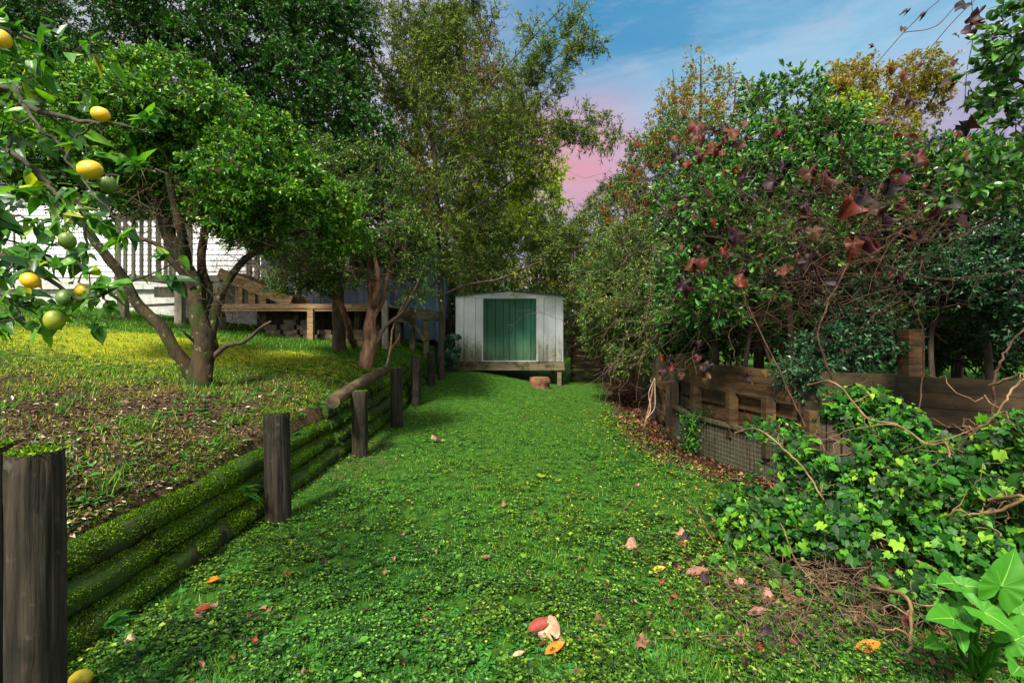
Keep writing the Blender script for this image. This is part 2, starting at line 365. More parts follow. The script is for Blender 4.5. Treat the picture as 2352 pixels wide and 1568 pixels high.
M['deadtwig'] = surf_mat('dead_twig', G(.035, .024, .014), G(.15, .105, .065), 9, (1, 1, 1), .9, .3)
M['drytwig'] = surf_mat('dry_twig', G(.075, .042, .024), G(.22, .14, .08), 10, (1, 1, 1), .85, .3)
M['log'] = surf_mat('mossy_log', G(.008, .006, .003), G(.040, .030, .013), 8, (1, .3, 1), .95, .9, 20, G(.030, .065, .007), 5, (.36, .52), bdist=.03)
M['cleanlog'] = surf_mat('bare_log', G(.03, .020, .011), G(.11, .078, .045), 10, (1, .25, 1), .85, .5, c3=G(.10, .10, .03), s3=4, t3=(.55, .7))
M['postw'] = surf_mat('weathered_post', G(.011, .009, .006), G(.048, .038, .025), 20, (1.6, 1.6, .09), .85, .9, 26, G(.012, .012, .006), 2.6, (.46, .62), c4=G(.075, .068, .055), s4=15, t4=(.62, .72), bdist=.015)
M['fencew'] = surf_mat('old_fence_board', G(.026, .014, .006), G(.095, .052, .020), 5, (.6, .6, 3), .9, .7, 22, G(.028, .026, .014), 2.2, (.47, .62), c4=G(.20, .125, .03), s4=5, t4=(.58, .68), bdist=.008)
M['panelw'] = surf_mat('stained_board', G(.026, .017, .009), G(.062, .040, .020), 5, (.6, .6, 2), .9, .5, 22, G(.011, .012, .006), 1.8, (.45, .62), c4=G(.26, .22, .12), s4=16, t4=(.68, .74), bdist=.006)
M['paling'] = surf_mat('grey_paling', G(.024, .020, .011), G(.085, .072, .040), 6, (5, 5, .5), .9, .6, 20, G(.05, .055, .025), 3, (.5, .64), bdist=.006)
M['deckw'] = surf_mat('new_timber', G(.20, .115, .06), G(.42, .27, .15), 4, (.5, 3, 6), .75, .3, c3=G(.10, .06, .03), s3=4, t3=(.55, .72), bdist=.004)
M['greyw'] = surf_mat('silvered_timber', G(.20, .165, .12), G(.42, .37, .29), 5, (3, 3, .4), .85, .35, c3=G(.17, .14, .09), s3=3, t3=(.52, .7), bdist=.005)
M['oldw'] = surf_mat('old_landing_timber', G(.085, .07, .04), G(.20, .165, .10), 4, (.5, 3, 6), .9, .5, c3=G(.04, .04, .018), s3=3, t3=(.48, .64))
M['white'] = surf_mat('white_weatherboard', G(.70, .72, .76), G(.80, .81, .84), 3, rough=.55, bump=.05)
M['base'] = surf_mat('concrete_base', G(.36, .36, .34), G(.50, .50, .48), 8, rough=.9, bump=.2)
M['greyclad'] = surf_mat('grey_steel_cladding', G(.085, .10, .13), G(.12, .14, .175), 2, rough=.5, bump=.02)
M['blueclad'] = surf_mat('blue_grey_cladding', G(.12, .19, .27), G(.17, .26, .36), 2, rough=.5, bump=.02)
M['greenroof'] = surf_mat('green_roof_metal', G(.02, .13, .085), G(.035, .18, .12), 4, rough=.5, bump=.05)
M['block'] = surf_mat('concrete_block', G(.07, .05, .037), G(.19, .145, .10), 9, rough=.95, bump=.9, bscale=50, c3=G(.08, .07, .045), s3=4, bdist=.02)
M['glass'] = surf_mat('window_pane', G(.10, .13, .16), G(.22, .26, .30), 1.5, rough=.1, bump=0, spec=.8)
M['wire'] = surf_mat('wire', G(.06, .06, .055), G(.14, .13, .11), 20, rough=.6, bump=0)
M['rope'] = surf_mat('pale_cord', G(.30, .22, .15), G(.45, .34, .25), 20, rough=.9, bump=.2)
M['stump'] = surf_mat('rotten_stump', G(.11, .05, .03), G(.24, .11, .06), 9, (1, 1, .3), .95, 1, 20, G(.10, .12, .02), 6, (.55, .65))
M['roofedge'] = surf_mat('shed_roof_green', G(.04, .10, .075), G(.08, .16, .12), 6, rough=.7, bump=.1, c3=G(.25, .27, .24), s3=9, t3=(.55, .68))
def shed_mat(name, ca, cb, dirt, algae, amt=1.0):
    m, t, out = new_mat(name); tco = N(t, 'ShaderNodeTexCoord').outputs['Object']
    sp = N(t, 'ShaderNodeSeparateXYZ'); L(t, tco, sp.inputs[0])
    v = mapping(t, tco, (7, 1, .7)); n = noise(t, v, 2.2, 8, .7); n2 = noise(t, tco, 14, 8, .75); n3 = noise(t, mapping(t, tco, (2.0, 1, .8)), 1.3, 5, .6)
    c = mixc(t, maprange(t, n3, .4, .6), ca, cb)
    low = maprange(t, sp.outputs[2], 1.75, .65)                      # grime creeping up from the damp deck
    k = math_(t, 'MULTIPLY', math_(t, 'ADD', math_(t, 'MULTIPLY', low, .55), math_(t, 'MULTIPLY', n, .85)), math_(t, 'ADD', math_(t, 'MULTIPLY', n2, .6), .45))
    side = maprange(t, sp.outputs[0], .2, -1.3); k = math_(t, 'ADD', k, math_(t, 'MULTIPLY', math_(t, 'MULTIPLY', side, low), .14))
    f1 = math_(t, 'MULTIPLY', maprange(t, k, .36, .72), amt); c = mixc(t, f1, c, algae)
    f2 = math_(t, 'MULTIPLY', maprange(t, k, .55, .9), amt); c = mixc(t, f2, c, dirt)
    p = N(t, 'ShaderNodeBsdfPrincipled'); L(t, c, p.inputs['Base Color']); p.inputs['Roughness'].default_value = .55
    b = N(t, 'ShaderNodeBump'); b.inputs['Strength'].default_value = .15; b.inputs['Distance'].default_value = .01; L(t, n2, b.inputs['Height']); L(t, b.outputs[0], p.inputs['Normal'])
    L(t, p.outputs[0], out.inputs[0]); return m
M['shedwhite'] = shed_mat('weathered_white_steel', (.72, .76, .82), (.82, .83, .86), (.10, .085, .05), (.34, .35, .27), .9)
M['sheddoor'] = shed_mat('weathered_green_steel', (.003, .075, .034), (.005, .10, .048), (.03, .055, .03), (.07, .19, .10), .9)
M['trim'] = shed_mat('white_steel_trim', (.68, .70, .72), (.72, .73, .74), (.25, .24, .18), (.50, .50, .44), .5)
def lemon_mat(name, a, b):
    m, t, out = new_mat(name); g = N(t, 'ShaderNodeTexCoord').outputs['Object']
    c = mixc(t, maprange(t, noise(t, g, 14, 3), .4, .62), a, b); p = N(t, 'ShaderNodeBsdfPrincipled'); L(t, c, p.inputs['Base Color']); p.inputs['Roughness'].default_value = .4
    bm = N(t, 'ShaderNodeBump'); bm.inputs['Strength'].default_value = .5; bm.inputs['Distance'].default_value = .002; L(t, noise(t, g, 260, 2), bm.inputs['Height']); L(t, bm.outputs[0], p.inputs['Normal']); L(t, p.outputs[0], out.inputs[0]); return m
M['lemony'] = lemon_mat('ripe_lemon', (.70, .36, .008), (.50, .38, .012)); M['lemong'] = lemon_mat('green_lemon', (.07, .14, .010), (.24, .27, .015)); M['lemongg'] = lemon_mat('unripe_lemon', (.05, .12, .015), (.10, .17, .03))

# ------------------------------------------------------------------ terrain
FY = np.array([-6, 2.0, 3.0, 3.5, 4.4, 4.75, 6.15, 6.95, 8.6, 13.2, 14.4]); FX = np.array([8.5, 6.2, 5.2, 4.6, 3.5, 2.8, 2.38, 2.4, 2.62, 3.3, 3.45])
def fence_x(y): return np.interp(y, FY, FX)
def lawn(x, y): return .43 * smooth(7.5, 13.2, y) * smooth(1.5, -1.6, x) - .0 + .05 * smooth(1.2, 2.4, x) * 0
def bank(x, y):
    yy = np.clip(y, .5, 16); xx = np.clip(-x - 2.2, 0, 11)
    return .45 + .05 * yy + .113 * xx - .10 * smooth(.7, 0, xx)
def H(x, y):
    x = np.asarray(x, float); y = np.asarray(y, float)
    z = lawn(x, y) + .02 * (fbm2(x * 1.3, y * 1.3, 2) - .5) * 2
    w = smooth(-2.14, -2.24, x) * smooth(15.5, 14.0, y) + smooth(14.0, 15.5, y) * smooth(-1.9, -3.5, x)
    z = z + (bank(x, y) + .05 * (fbm2(x * 1.5, y * 1.5, 4) - .5) * 2 - z) * w
    fx = fence_x(y); rr = smooth(0.14, .3, x - fx) * smooth(14.9, 14.5, y) + smooth(14.5, 14.9, y) * smooth(2.0, 3.5, x)
    z = z + (.62 + .05 * (fbm2(x, y, 9) - .5) - z) * rr
    z = z - .06 * smooth(-.9, -.1, x - fx) * (x < fx + .14)
    return z
def lin(a, b, s): return list(np.arange(a, b, s))
def grow_out(s, e, st, k): 
    o = []; d = st; q = s
    while abs(q) < e: q += d; d *= k; o.append(q)
    return o
gx = sorted(lin(-6.5, 5.0, .07) + grow_out(5.0, 260, .12, 1.16) + grow_out(-6.5, 260, -.12, 1.16))
gy = sorted(lin(.5, 15.5, .07) + grow_out(15.5, 260, .14, 1.18) + grow_out(.5, 60, -.14, 1.3))
gx = np.array(gx); gy = np.array(gy); XX, YY = np.meshgrid(gx, gy); ZZ = H(XX, YY)
nxx, nyy = len(gx), len(gy); idx = np.arange(nxx * nyy).reshape(nyy, nxx)
mb = MB(); mb.add(np.stack([XX, YY, ZZ], -1), np.stack([idx[:-1, :-1], idx[:-1, 1:], idx[1:, 1:], idx[1:, :-1]], -1).reshape(-1, 4))
def ground_mat():
    m, t, out = new_mat('garden_soil_and_moss'); tco = N(t, 'ShaderNodeTexCoord').outputs['Object']
    at = N(t, 'ShaderNodeAttribute'); at.attribute_name = 'zone'; s = N(t, 'ShaderNodeSeparateColor'); L(t, at.outputs['Color'], s.inputs[0])
    n1 = noise(t, tco, 9, 8, .7); n2 = noise(t, tco, 45, 6, .75); n3 = noise(t, tco, 1.7, 5, .6)
    soil = mixc(t, maprange(t, n2, .35, .65), (.035, .022, .013), (.15, .095, .055))
    moss = mixc(t, maprange(t, n1, .35, .65), (.018, .055, .007), (.055, .15, .012))
    yel = mixc(t, maprange(t, n1, .35, .65), (.14, .20, .010), (.36, .38, .016))
    c = mixc(t, maprange(t, math_(t, 'ADD', s.outputs[0], math_(t, 'MULTIPLY', math_(t, 'SUBTRACT', n1, .5), .9)), .35, .65), moss, soil)
    c = mixc(t, maprange(t, math_(t, 'ADD', s.outputs[1], math_(t, 'MULTIPLY', math_(t, 'SUBTRACT', n1, .5), .8)), .4, .7), c, yel)
    p = N(t, 'ShaderNodeBsdfPrincipled'); L(t, c, p.inputs['Base Color']); p.inputs['Roughness'].default_value = .95; p.inputs['Specular IOR Level'].default_value = .1
    b = N(t, 'ShaderNodeBump'); b.inputs['Strength'].default_value = .9; b.inputs['Distance'].default_value = .03; L(t, math_(t, 'ADD', n1, n2), b.inputs['Height']); L(t, b.outputs[0], p.inputs['Normal'])
    L(t, p.outputs[0], out.inputs[0]); return m
ground = mb.build('ground', ground_mat(), None, True); tag(ground, kind='structure', label='grassy garden ground stepping up to a mossy bank on the left', cat='ground')
def soilness(x, y):
    """1 = bare soil and litter, 0 = moss / turf"""
    fx = fence_x(y); a = np.maximum(np.maximum(smooth(-1.15, -.45, x - fx) * (x < 6), .55 * np.exp(-(((x - 1.9) / .75) ** 2 + ((y - 2.8) / .65) ** 2) ** 1.5)), .30 * smooth(.56, .74, fbm2(x * 1.4 + 5, y * .9, 71)) + .45 * smooth(-.95, -1.7, x) * smooth(3.6, 5., y) * smooth(8, 6.5, y))
    bk = (x < -2.15)
    front = smooth(7.5, 4.2, y) * .55 + .16 + .30 * smooth(-4.5, -2.8, x) * smooth(10, 7, y)
    return np.where(bk, front * (0.55 + .6 * fbm2(x * 1.1, y * 1.1, 6)), a)
def yellowness(x, y):
    bk = (x < -2.3)
    return np.where(bk, np.exp(-(((x + 5.6) / 3.4) ** 2 + ((y - 7.8) / 1.9) ** 2)) * .62 + .42 * fbm2(x * .8, y * .8, 12) * smooth(4, 6, y), 0)
zone = ground.data.color_attributes.new('zone', 'FLOAT_COLOR', 'POINT')
col = np.stack([soilness(XX, YY), yellowness(XX, YY), 0 * XX, 0 * XX + 1], -1).astype(np.float32)
zone.data.foreach_set('color', col.ravel())

def hit(px, py, y0=1.2, y1=40):
    """ground point under a picture position"""
    Y = np.linspace(y0, y1, 6000); x = (px - CX) / F * Y; z = EYE - (py - HY) / F * Y; g = H(x, Y)
    k = np.where(z <= g)[0]; i = k[0] if len(k) else len(Y) - 1
    return np.array([x[i], Y[i], g[i]])

# ------------------------------------------------------------------ ground cover (nobody could count it)
def scatter(n, ymin, ymax, r, pw=1.3, margin=1.0):
    """positions over the ground, thinner with distance from the viewpoint"""
    u = r.random(n); a = 1 - pw
    y = (ymin ** a + u * (ymax ** a - ymin ** a)) ** (1 / a) if abs(a) > 1e-6 else ymin * (ymax / ymin) ** u
    x = (r.random(n) * 2 - 1) * (1.12 * y + margin); return x, y
r = np.random.default_rng(21)
def lawn_mask(x, y): return (x > -2.05) & (x < fence_x(y) - .15) & ~((y > 13.3) & (x > -1.6) & (x < 1.45))
# clover
x, y = scatter(330000, 1.2, 14.3, r, 1.85, .5); k = lawn_mask(x, y); x, y = x[k], y[k]
pn = fbm2(x * .9, y * .9, 31); edge = soilness(x, y)
k = (r.random(len(x)) < np.clip(1.5 * smooth(.30, .55, pn) + .25, 0, 1) * smooth(.36, .62, fbm2(x * 9, y * 9, 35)) * (1 - .75 * edge) * (1 - .55 * smooth(7, 11, y))); x, y = x[k], y[k]
n = len(x); z = H(x, y); h = r.uniform(.002, .045, n) * (.3 + 1.3 * fbm2(x * 5, y * 5, 33)); sc = (.006 + .011 * r.random(n) ** 1.6) * (1 + .06 * y) * (.75 + .6 * fbm2(x * 1.7, y * 1.7, 39))
cl = MB(); a0 = r.random(n) * 6.28
big = r.random(n) < .012; sc = np.where(big, sc * 2.6, sc)
tv, tf = leaf_o(.95, .12, -.05)
tv4 = np.array([(0, 0, 0), (.55, .42, .1), (1, .18, .04), (1, -.18, .04), (.55, -.42, .1)]); tf4 = [(0, 1, 2, 3), (0, 3, 4)]
tilt = runit(n, r) * .45
for q in range(3):
    aa = a0 + q * 2.094
    inst(cl, tv4, [(0, 3, 2, 1), (0, 4, 3)], np.stack([x, y, z + h], -1), np.stack([np.cos(aa), np.sin(aa), tilt[:, 2]], -1), np.array([0, 0, 1.]) + tilt, sc)
o = cl.build('clover', M['clover']); tag(o, 'low clover carpeting the sloping lawn between log wall and fence', 'clover', kind='stuff')
def blades(x, y, r, hh, w, mat, name, label, cat, hscale=1.0, lean=.5):
    n = len(x); z = H(x, y); mb = MB(); h = hh * r.uniform(.4, 1.3, n) * hscale
    d = runit(n, r); d[:, 2] = 0; d = unit(d)
    TV = np.array([(0, .5, 0), (0, -.5, 0), (.5, .38, .12), (.5, -.38, .12), (1, 0, .45)]); TF = [(0, 1, 3, 2), (2, 3, 4)]
    X = unit(np.array([0, 0, 1.]) + d * lean * r.uniform(.2, 1.3, (n, 1))); ww = w * (1 + .10 * y)
    inst(mb, TV, TF, np.stack([x, y, z - .004], -1), X, d + .01, np.stack([h, ww, h * .6], -1))
    o = mb.build(name, mat); tag(o, label, cat, kind='stuff'); return o
x, y = scatter(300000, 1.2, 14.3, r, 1.5, .5); k = lawn_mask(x, y); x, y = x[k], y[k]
pn = fbm2(x * .9, y * .9, 31); far = smooth(7, 11, y)
k = r.random(len(x)) < np.clip(1.3 * smooth(.62, .40, pn) + far + .15, 0, 1) * smooth(.22, .5, fbm2(x * 5, y * 5, 37)) * (1 - .8 * soilness(x, y)); x, y = x[k], y[k]
blades(x, y, r, .045, .0035, M['grass'], 'grass', 'short bright green grass mixed through the lawn', 'grass')
# bank grass
x, y = scatter(330000, 2.0, 14.0, r, 1.1, .5); k = (x < -2.3) & (x > -14) & (y < 13); x, y = x[k], y[k]
s_ = soilness(x, y); k = r.random(len(x)) < np.clip(1.2 - 1.25 * s_ + .5 * smooth(8, 10, y), .07, 1) * smooth(.33, .52, fbm2(x * 2.2, y * 2.2, 41) + .15 * smooth(7, 10, y)); x, y = x[k], y[k]
gl = x + 0 * y; far = (y + .12 * x + 1.0 > 9.4) | (r.random(len(x)) < .12)
blades(x[~far], y[~far], r, .045, .0035, M['bankgrass'], 'bank_grass', 'thin yellowish grass growing through litter on the raised bank', 'grass', lean=.8)
blades(x[far], y[far], r, .085, .005, M['grass'], 'tall_bank_grass', 'longer green grass at the back of the bank by the deck', 'grass')
tx, ty = [], []
for _ in range(90):
    cx_, cy_ = r.uniform(-4.8, -2.3), 2.3 + 4.5 * r.random() ** 1.3; k_ = r.integers(12, 40); tx += list(cx_ + r.normal(size=k_) * .05); ty += list(cy_ + r.normal(size=k_) * .05)
blades(np.array(tx), np.array(ty), r, .15, .0045, M['grass'], 'grass_tufts', 'scattered tufts of longer grass on the near bank', 'grass', lean=1.1)
# litter chips on bank
x, y = scatter(150000, 2.0, 11.0, r, 1.5, .5); k = (x < -2.2) & (x > -10); x, y = x[k], y[k]
k = r.random(len(x)) < np.clip(soilness(x, y) * 1.2, .08, 1); x, y = x[k], y[k]; n = len(x)
ch = MB(); inst(ch, *leaf_s(.38, .1), np.stack([x, y, H(x, y) + r.uniform(0, .015, n)], -1), runit(n, r) * np.array([1, 1, .3]), np.array([0, 0, 1.]) + runit(n, r) * .5, r.uniform(.012, .05, n) * (1 + .04 * y))
tag(ch.build('bark_litter', M['chip']), 'brown bark flakes and dead leaf scraps strewn over the bank', 'leaf litter', kind='stuff')
# brown leaf litter strip along the fence
n = 9000; y = r.uniform(2.2, 13.8, n); fx = fence_x(y); x = fx - np.abs(r.normal(0, .30, n)) - .02 - .25 * (y < 4.5); 
lt = MB(); sz = r.uniform(.03, .085, n); inst(lt, *leaf_t(.6, .25, -.25), np.stack([x, y, H(x, y) + r.uniform(0, .03, n)], -1), runit(n, r) * np.array([1, 1, .4]), np.array([0, 0, .7]) + runit(n, r) * .8, sz)
n = 500; x, y = scatter(n * 4, 1.6, 13, r, 1.3, 0); k = lawn_mask(x, y); x, y = x[k][:n], y[k][:n]; n = len(x)
inst(lt, *leaf_t(.5, .25, -.2), np.stack([x, y, H(x, y) + .02], -1), runit(n, r) * np.array([1, 1, .4]), np.array([0, 0, 1.]) + runit(n, r) * .5, r.uniform(.02, .045, n))
n = 1500; x = 1.9 + .55 * r.normal(size=n); y = 2.8 + .5 * r.normal(size=n); inst(lt, *leaf_t(.6, .25, -.25), np.stack([x, y, H(x, y) + r.uniform(0, .05, n)], -1), runit(n, r) * np.array([1, 1, .4]), np.array([0, 0, .7]) + runit(n, r) * .8, r.uniform(.02, .06, n))
tag(lt.build('leaf_litter', M['drylitter']), 'brown dead leaves banked along the foot of the fence', 'leaf litter', kind='stuff')
n = 900; cxy = np.array([hit(1440, 985)[:2], hit(1500, 1020)[:2], hit(1395, 960)[:2], hit(1530, 1080)[:2], hit(1600, 1180)[:2]]); ci = r.integers(0, len(cxy), n)
xy = cxy[ci] + r.normal(size=(n, 2)) * np.array([.38, .8]); k = lawn_mask(xy[:, 0], xy[:, 1]); xy = xy[k]; n = len(xy)
yl = MB(); inst(yl, *leaf_t(.5, .15, -.1), np.stack([xy[:, 0], xy[:, 1], H(xy[:, 0], xy[:, 1]) + r.uniform(.01, .035, n)], -1), runit(n, r) * np.array([1, 1, .3]), np.array([0, 0, 1.]) + runit(n, r) * .5, r.uniform(.018, .04, n))
tag(yl.build('yellow_leaf_litter', M['yellowlitter']), 'small yellow fallen leaves sprinkled over the right of the lawn', 'leaf litter', kind='stuff')
# weeds with broader leaves through the near lawn, bank edge and fence foot
def weeds(cx, cy, r, size, mat, name, label, per=7, tmpl=None, zadd=0.0):
    mb = MB(); n = len(cx); z = H(cx, cy) + zadd; a = np.repeat(r.random(n) * 6.28, per) + np.tile(np.arange(per) * 2.4, n)
    pos = np.repeat(np.stack([cx, cy, z], -1), per, 0) + np.stack([np.cos(a), np.sin(a), 0 * a + .3], -1) * size * .25
    inst(mb, *(tmpl or leaf_o(.5, .1, -.25)), pos, np.stack([np.cos(a), np.sin(a), r.uniform(.1, .9, len(a))], -1), np.array([0, 0, 1.]) + runit(len(a), r) * .3, size * r.uniform(.4, 1.1, len(a)))
    tag(mb.build(name, mat), label, 'weeds', kind='stuff')
x, y = scatter(6000, 1.4, 9, r, 2.0, .3); k = lawn_mask(x, y); weeds(x[k], y[k], r, .036, M['fern'], 'lawn_weeds', 'broad leaved weeds dotted through the clover lawn')
x = r.uniform(-3.3, -2.15, 420); y = 1.8 + r.random(420) ** 1.5 * 9; weeds(x, y, r, .06, M['fern'], 'bank_weeds', 'small soft weeds along the mossy lip of the bank', 6)
y = np.concatenate([r.uniform(2.3, 9, 700), r.uniform(1.7, 3.6, 2200)]); x = np.concatenate([fence_x(y[:700]) - r.uniform(.1, 1.1, 700), r.uniform(1.0, 3.6, 2200)]); weeds(x, y, r, .055, M['clover'], 'fence_weeds', 'low weeds pushing through dead leaves beside the fence', 6)

# ------------------------------------------------------------------ retaining wall of logs
rw = thing('retaining_wall', 'mossy round log retaining wall with dark timber posts along the bank', 'retaining wall', loc=(-1.83, 6, 0))
posts = [(-1.675, 1.70, 1.08, .080), (-1.865, 3.83, .86, .095), (-1.83, 5.8, .78, .092), (-1.81, 7.55, .93, .092), (-1.80, 9.15, 1.03, .085), (-1.90, 9.5, 1.04, .085), (-1.83, 10.9, 1.03, .085), (-1.80, 12.3, 1.03, .08), (-1.895, 1.74, 1.09, .075)]
for (x, y, zt, rad) in posts:
    m = MB(); zb = float(H(x, y)) - .25; lean = rng.uniform(-.03, .03)
    SG, KK = 72, 34; th = np.linspace(0, 2 * np.pi, SG, endpoint=False); t = np.linspace(0, 1, KK)
    TH, TT = np.meshgrid(th, t); ps = np.stack([np.cos(TH) * 9 + x * 3, np.sin(TH) * 9 + y, TT * (zt - zb) * 1.6 + 3], -1)
    crack = smooth(.34, .24, np.abs(vnoise(ps * .9, 61) - .5) * 2 + .12); lump = vnoise(ps * np.array([.18, .18, 1.5]), 62) - .5; fray = vnoise(ps * 1.4, 63) - .5
    rr = rad * (1 - .07 * crack * (.4 + TT) + .10 * lump + .025 * fray); rr[-1] *= .90; rr[-2] *= .975
    zz = zb + (zt - zb) * TT; zz[-1] += .03 * (vnoise(ps[-1] * .35, 64) - .5); zz[-2] = zz[-1] - .012
    Vp = np.stack([x + lean * (1 - TT) + np.cos(TH) * rr, y + np.sin(TH) * rr, zz], -1); ii = np.arange(SG * KK).reshape(KK, SG); A_ = ii[:-1]; B_ = ii[1:]
    m.add(Vp, np.stack([A_, np.roll(A_, -1, 1), np.roll(B_, -1, 1), B_], -1).reshape(-1, 4))
    inner_ = Vp[-1] * .55 + np.array([x, y, zt]) * .45; inner_[:, 2] = zt - .006 + .008 * (vnoise(ps[-1], 65) - .5); tv_ = np.vstack([Vp[-1], inner_, [[x, y, zt - .004]]])
    m.add(tv_, [(i, (i + 1) % SG, SG + (i + 1) % SG, SG + i) for i in range(SG)]); m.add(tv_, [(SG + i, SG + (i + 1) % SG, 2 * SG) for i in range(SG)])
    # a split and mossy top
    p_ = part(m, 'post', M['postw'], rw, True)
    mm = MB(); n = 420 if y < 5 else 150; a = rng.random(n) * 6.28; q = rad * np.sqrt(rng.random(n)) * .98
    inst(mm, *leaf_s(.5, .2), np.stack([x + np.cos(a) * q, y + np.sin(a) * q, np.full(n, zt)], -1), runit(n, rng) * np.array([1, 1, .6]) + np.array([0, 0, .4]), runit(n, rng), rng.uniform(.008, .02, n))
    part(mm, 'moss_cap', M['moss'], rw)
def xlog(k): return -2.08 - .05 * k
secs = [(0.6, 3.75), (3.6, 5.75), (5.65, 7.6), (7.5, 9.3), (9.1, 11.0), (10.8, 12.5)]
mossm = MB()
for si, (ya, yb) in enumerate(secs):
    ym = (ya + yb) / 2; base_ = float(H(-1.95, ym)); top = float(bank(-2.25, ym)) + .02; nlog = 3 if ya < 5 else max(3, int((top - base_) / .16))
    for k in range(nlog):
        rad = .088 + rng.uniform(-.008, .006); a = ya - rng.uniform(0, .12); b = yb + rng.uniform(0, .12)
        t = np.linspace(0, 1, 16)
        za = float(H(-1.95, a)) + .07 + k * .158; zb = float(H(-1.95, b)) + .07 + k * .158 + rng.uniform(-.02, .02)
        pts = np.stack([xlog(k) + (.02 * np.sin(t * 3 + k)) + rng.uniform(-.02, .02) + 0 * t, a + (b - a) * t, za + (zb - za) * t], -1)
        m = MB(); tubes(m, pts, np.full(16, rad) * (1 + .05 * rng.normal(size=16)), 16, True, jitter=.16); part(m, 'log', M['log'], rw, True)
        n = int(4600 * (b - a) * (1.7 if ya < 4 else .6)); tt = rng.random(n); ph = rng.uniform(-.3, 2.2, n)
        q = np.stack([np.interp(tt, t, pts[:, 0]) + np.cos(ph) * rad, np.interp(tt, t, pts[:, 1]), np.interp(tt, t, pts[:, 2]) + np.sin(ph) * rad], -1)
        nn = np.stack([np.cos(ph), 0 * ph, np.sin(ph)], -1); kk = vnoise(q * 2.5, 8) * .45 + vnoise(q * 9, 28) * .38 + vnoise(q * 26, 38) * .34 + .03 * (ya < 5) > .54
        if si >= 1: kk &= vnoise(q * 6, 18) > .36
        q = q[kk]; nn = nn[kk]; n = len(q)
        inst(mossm, *leaf_s(.55, .2), q, nn * .7 + runit(n, rng) * .8, runit(n, rng), rng.uniform(.004, .012, n) * (1 + .10 * q[:, 1]))
# loose bare log lying on top between two posts
m = MB(); a = P(783, 921, 5.35); b = P(905, 850, 7.6); a[0] = -1.98; b[0] = -2.0
tubes(m, spline([a, (a + b) / 2 + (0, 0, .015), b], 14), np.full(14, .078), 16, True, jitter=.04)
o = m.build('log', M['cleanlog'], None, True); tag(o, 'bare rounded pole lying along the top of the log wall', 'log')
part(mossm, 'moss', M['moss'], rw)
# moss over the lip of the bank
n = 90000; y = 1.2 + (13 - 1.2) * r.random(n) ** 1.6; x = -2.12 - np.abs(r.normal(0, .28, n)); z = H(x, y); k = (fbm2(x * 3, y * 3, 51) > .46); x, y, z = x[k], y[k], z[k]; n = len(x)
mm = MB(); inst(mm, *leaf_s(.5, .2), np.stack([x, y, z], -1), np.array([.3, 0, .5]) + runit(n, r) * .8, runit(n, r), r.uniform(.005, .014, n) * (1 + .10 * y)); tag(mm.build('moss', M['moss']), 'bright moss spilling over the edge of the bank above the logs', 'moss', kind='stuff')
# ferns on the wall
def fern(pos, r, size, out=(1, 0, .6), nf=6):
    mb = MB(); pos = np.array(pos, float)
    for i in range(nf):
        d = unit(np.array(out, float) + r.normal(size=3) * .45); ln = size * r.uniform(.6, 1.1); t = np.linspace(0, 1, 9)[:, None]
        pts = pos + d * ln * t + np.array([0, 0, -.45]) * ln * t ** 2; tubes(mb, pts, np.linspace(.0015, .0006, 9), 3)
        side = unit(np.cross(d, [0, 0, 1.])); tt = np.repeat(np.linspace(.12, 1, 14), 2); sg = np.tile([1, -1], 14)
        p = pos + d * ln * tt[:, None] + np.array([0, 0, -.45]) * ln * (tt ** 2)[:, None]
        inst(mb, *leaf_s(.35, .05), p, side * sg[:, None] + d * .5, np.cross(side, d) + r.normal(size=(28, 3)) * .15, ln * .34 * (1.08 - tt) * r.uniform(.8, 1.1, 28))
    return mb
ferns = [((-1.98, 5.55, .55), .16, 'small fern under the end of the bare pole on the log wall'), ((-2.02, 3.62, .30), .16, 'fern sprouting low beside the second wall post'),
         ((-1.97, 6.4, .52), .16, 'fern growing between logs in the third bay of the wall'), ((-1.97, 5.4, .22), .15, 'fern at the foot of the third wall post'),
         ((-1.96, 4.35, .55), .14, 'fern on the mossy log just beyond the second wall post'), ((-1.50, 1.78, .42), .13, 'fern fronds beside the nearest thick post')]
for p_, s_, lab in ferns: tag(fern(p_, rng, s_).build('fern', M['fern']), lab, 'fern', 'ferns on the log wall')

# ------------------------------------------------------------------ shed
SY = 13.4
def sx(px): return (px - CX) / F * SY
def sz(py): return EYE - (py - HY) / F * SY
x0, x1, zb, ze, za = sx(1047), sx(1293), sz(830), sz(681), sz(668.5)
shed = thing('garden_shed', 'white steel garden shed with green double doors on a timber deck', 'shed', loc=((x0 + x1) / 2, SY, .4))
def ribbed(mb, xs, y, z0, z1f, depth=.035, groove=.012, mi=0):
    """steel sheet with pressed seams at xs[1:-1]; z1f gives the top height at x"""
    prof = [(xs[0], 0)]
    for s in xs[1:-1]: prof += [(s - groove, 0), (s - groove * .3, depth), (s + groove * .3, depth), (s + groove, 0)]
    prof.append((xs[-1], 0)); V = []
    for (a, d) in prof: V += [(a, y + d, z0), (a, y + d, z1f(a))]
    n = len(prof); mb.add(V, [(2 * i, 2 * i + 2, 2 * i + 3, 2 * i + 1) for i in range(n - 1)], mi)
def rx(v): return sx((v / 3.92 + 1050) * .9408)
dx0, dx1, dzt, dzb = rx(510), rx(1015), sz(686), sz(828)
m = MB(); ribbed(m, [x0, rx(325), rx(437), dx0 - .02], SY, zb, lambda a: ze); ribbed(m, [dx1 + .02, rx(1090), rx(1200), x1], SY, zb, lambda a: ze)
